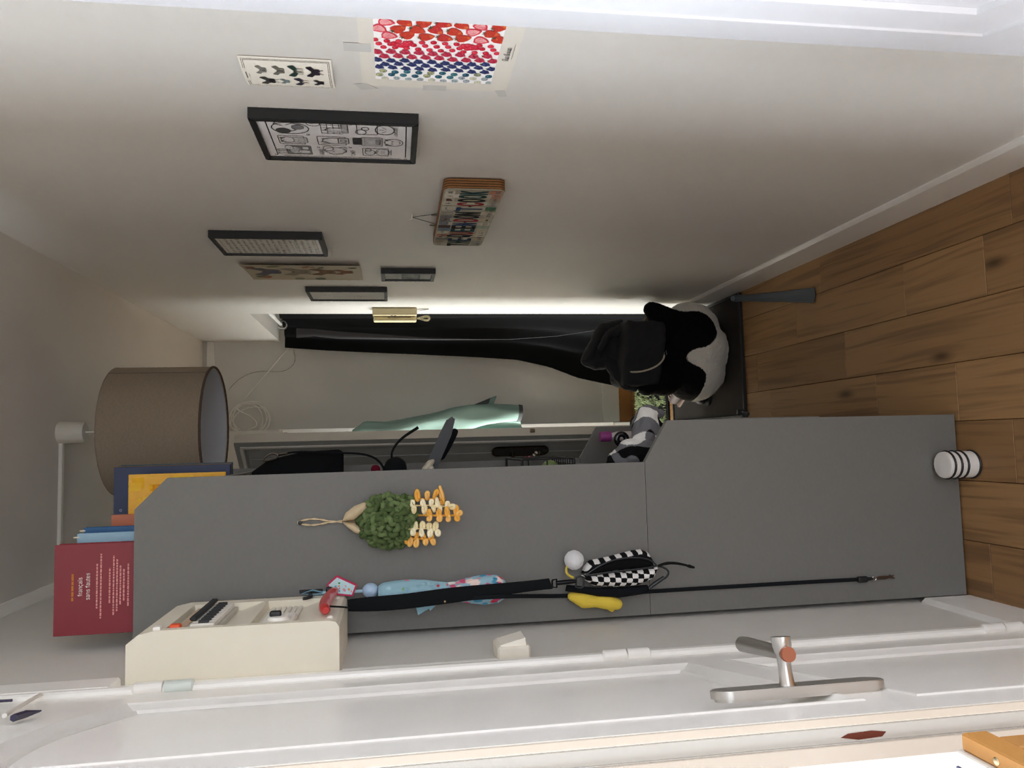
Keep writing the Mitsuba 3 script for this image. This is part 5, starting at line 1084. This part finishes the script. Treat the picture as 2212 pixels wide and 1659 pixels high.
# keys on the far door
t = thing('keychain', 'red and white beaded keychain hanging from the lock of the far door', 'keychain')
r_ = np.random.default_rng(81)
kp = spline([loc3(0.094, 0.872, 0.012), loc3(0.100, 0.890, 0.024), loc3(0.104, 0.920, 0.030), loc3(0.112, 0.945, 0.034)], 12)
for i, q in enumerate(kp): add('bead', ball(q, 0.0075 if i < 4 else 0.006, 2), ('d9d2c4', '5d5a3a', 'd8d0c0', '3f3b33')[i] if i < 4 else ('8e2f44', 'c78a94')[i % 2], 'satin', t)
add('tassel', cat_(*[tube(spline([loc3(0.112, 0.948, 0.034), loc3(0.135 + r_.uniform(-.004, .004), 0.935, 0.040), loc3(0.165 + r_.uniform(-.006, .006), 0.90, 0.045)], 12), 0.0022, 5) for _ in range(5)]), '7a2f45', 'fabric', t)
add('key', cat_(ext(Point(0, 0).buffer(.011).difference(Point(0, .005).buffer(.003)), 0.002, [u3, np.array(Z_), n3], loc3(0.092, 0.860, 0.012)), orient(bx(-.003, .003, -.002, .0, -.012, .012), [u3, np.array(Z_), n3], loc3(0.092, 0.860, 0.008))), 'a8a294', 'metal', t)

# ------------------------------------------------------------------ inside the grey cabinet
t = thing('black_bag', 'flat black bag with a snap hook hanging in the upper part of the grey cabinet', 'bag')
P = Polygon([(-0.30, 1.825), (-0.062, 1.835), (-0.030, 1.79), (-0.010, 1.70), (-0.006, 1.600), (-0.014, 1.588), (-0.30, 1.588)]).buffer(-.006).buffer(.006)
add('body', puff(P, 0.022, XZ, front(2.20), 0.006, back=0.022), '141517', 'fabric', t, True)
add('snap_hook', cat_(tube(spline([(-0.030, 2.172, 1.800), (-0.019, 2.170, 1.790), (-0.013, 2.170, 1.770), (-0.020, 2.170, 1.760), (-0.030, 2.171, 1.775), (-0.030, 2.172, 1.800)], 24), 0.0022, 6), tube([(-0.016, 2.170, 1.760), (-0.013, 2.170, 1.735)], [0.004, 0.003], 8)), '6f665c', 'metal', t)
add('strap', tube(spline([(-0.012, 2.168, 1.735), (-0.010, 2.165, 1.69), (-0.016, 2.165, 1.60), (-0.034, 2.17, 1.50), (-0.07, 2.18, 1.475)], 40), 0.0032, 6), '17181b', 'fabric', t)
add('hanging_loop', tube([(-0.30, 2.20, 1.60), (-0.35, 2.20, 1.615), (-0.3865, 2.20, 1.59)], 0.004, 6), '17181b', 'fabric', t)
t = thing('hat', 'black cap with a long drooping cord hanging in the middle of the grey cabinet', 'hat')
add('crown', fleece([[((-0.105, 2.33, 1.455), 0.040), ((-0.066, 2.33, 1.445), 0.034), ((-0.053, 2.33, 1.439), 0.018)], [((-0.12, 2.335, 1.47), 0.035), ((-0.35, 2.335, 1.50), 0.028)]], amp=.004), '1a1c1e', 'fabric', t, True)
add('cord', tube(spline([(-0.042, 2.325, 1.452), (-0.028, 2.32, 1.456), (-0.0085, 2.318, 1.450), (0.0235, 2.318, 1.422), (0.053, 2.32, 1.376)], 30), np.linspace(.0028, .0045, 30), 8), '1d1f20', 'fabric', t)
t = thing('red_bobble', 'small red knitted bobble beside the black cap in the grey cabinet', 'bobble')
add('knit', ball((-0.066, 2.255, 1.502), 0.013, 3), '6c1a2c', 'fabric', t); add('cord', tube([(-0.07, 2.255, 1.502), (-0.3885, 2.255, 1.56)], 0.002, 6), '8c2238', 'fabric', t)
t = thing('grey_arm', 'dark grey pointed flat arm jutting out of the grey cabinet towards the hall', 'coat arm')
d = np.array([0.143, 0.0, -0.066]); d /= np.linalg.norm(d); n_a = np.array([-d[2], 0, d[0]])
P = Polygon([(-0.346, -0.016), (0.105, -0.016), (0.152, -0.007), (0.155, 0.004), (0.140, 0.014), (0.10, 0.016), (-0.346, 0.016)])
add('arm', ext(P, 0.014, [d, n_a, np.cross(d, n_a)], np.array([-0.064, 2.20, 1.346])), '202225', 'satin', t, False)
add('screw', ball(np.array([-0.064, 2.1995, 1.346]) + d * 0.03 + np.cross(d, n_a) * (0.0 if np.cross(d, n_a)[1] < 0 else 0.0), (0.003, 0.003, 0.003), 2), '1d1d1f', 'satin', t)
add('underside_pad', fleece([[((-0.03, 2.215, 1.316), 0.014), ((0.01, 2.215, 1.292), 0.014), ((0.035, 2.215, 1.276), 0.010)]], amp=.002), '15171c', 'fabric', t, True)
t = add('white_clip', chain([((-0.070, 2.170, 1.362), 0.012), ((-0.052, 2.168, 1.350), 0.010), ((-0.046, 2.170, 1.342), 0.006)], [((-0.085, 2.172, 1.350), 0.010), ((-0.066, 2.168, 1.348), 0.010)], step=.004, it=4), 'cfc6b2', 'satin', None, True, 'cream white clip on the base of the dark grey pointed arm', 'clip')
t = thing('wire_basket', 'black wire basket on a shelf of the grey cabinet below the pointed arm', 'basket')
bx0, bx1, by0, by1, bz0, bz1 = -0.34, -0.048, 2.10, 2.40, 0.951, 1.10
def rect(z, g=0.0): return [(bx0 - g, by0 - g, z), (bx1 + g, by0 - g, z), (bx1 + g, by1 + g, z), (bx0 - g, by1 + g, z), (bx0 - g, by0 - g, z)]
for z, r in ((bz1, .0035), (1.03, .002), (bz0 + .002, .003)): add('hoop', cat_(*[cyl(a, b, r, 8) for a, b in zip(rect(z)[:-1], rect(z)[1:])]), '141517', 'satin', t)
for i in range(11):
    y = by0 + (by1 - by0) * i / 10; add('wire', cat_(cyl((bx1, y, bz0), (bx1, y, bz1), .0015, 6), cyl((bx0, y, bz0 + .001), (bx1, y, bz0 + .001), .0015, 6)), '141517', 'satin', t)
for i in range(9):
    x = bx0 + (bx1 - bx0) * i / 8; add('wire', cyl((x, by1, bz0), (x, by1, bz1), .0015, 6), '141517', 'satin', t); add('wire', cyl((x, by0, bz0), (x, by0, bz1), .0015, 6), '141517', 'satin', t)
add('green_ball', ball((-0.082, 2.30, 0.9815), 0.027, 3), '8fa56a', 'satin', None, True, 'small pale green ball inside the black wire basket', 'ball')

t = thing('checked_scarf', 'crumpled black, grey and white checked scarf heaped on the lower shelf of the grey cabinet', 'scarf')
m = chain([((-0.10, 2.00, 0.70), 0.055), ((-0.09, 2.18, 0.72), 0.070), ((-0.08, 2.30, 0.70), 0.058)], [((-0.055, 1.99, 0.75), 0.052), ((-0.050, 2.00, 0.815), 0.048), ((-0.058, 2.02, 0.855), 0.030)], [((-0.12, 2.05, 0.80), 0.06), ((-0.06, 2.08, 0.80), 0.05)],
          [((-0.045, 2.02, 0.735), 0.050), ((0.004, 2.02, 0.765), 0.044), ((0.040, 2.03, 0.770), 0.038), ((0.068, 2.04, 0.757), 0.028), ((0.082, 2.05, 0.738), 0.014)], [((-0.01, 2.10, 0.715), 0.055), ((0.035, 2.12, 0.735), 0.045), ((0.066, 2.13, 0.715), 0.024), ((0.074, 2.13, 0.69), 0.014)], [((-0.14, 2.2, 0.70), 0.055), ((-0.2, 2.25, 0.69), 0.048)], step=0.010, it=5)
m = m.subdivide(); V = np.array(m.vertices); V += np.array(m.vertex_normals) * (meshkit.fbm(V * 20, 3)[:, None] - .5) * 0.032; V[:, 2] = np.maximum(V[:, 2], 0.6405); m.vertices = V
m = m.subdivide(); V = np.array(m.vertices)
a = (V[:, 2] + 0.35 * V[:, 0] + 0.2 * meshkit.noise(V * 12)) / 0.046; b = (V[:, 0] * 0.8 - 0.25 * V[:, 2] + V[:, 1] * 0.6 + 0.02 * meshkit.noise(V * 9, 3)) / 0.044
s2 = (np.floor(a) % 2) + (np.floor(b) % 2)
C = np.where((s2 == 0)[:, None], lin('f0efeb'), np.where((s2 == 1)[:, None], lin('747477'), lin('141416')))
add('cloth', m, C, 'fabric', t, True)
t = thing('bottle', 'small bottle with a magenta cap behind the checked scarf on the lower cabinet shelf', 'bottle')
add('body', lathe([(0, 0.6405), (0.014, 0.6405), (0.015, 0.65), (0.015, 0.755), (0.011, 0.771), (0.010, 0.780), (0, 0.780)], (0.012, 2.34, 0), 24), 'd9d2d4', 'satin', t)
add('cap', lathe([(0, 0.777), (0.0155, 0.777), (0.016, 0.779), (0.016, 0.808), (0.014, 0.811), (0, 0.811)], (0.012, 2.34, 0), 24), '9a3f86', 'satin', t, label='magenta cap')
t = add('hair_tie', torus(0.014, 0.008, (0.002, 2.075, 0.822), axis=1, n=28, s=10), '0d0d10', 'gloss', None, True, 'shiny black coiled hair tie on the checked scarf', 'hair tie')
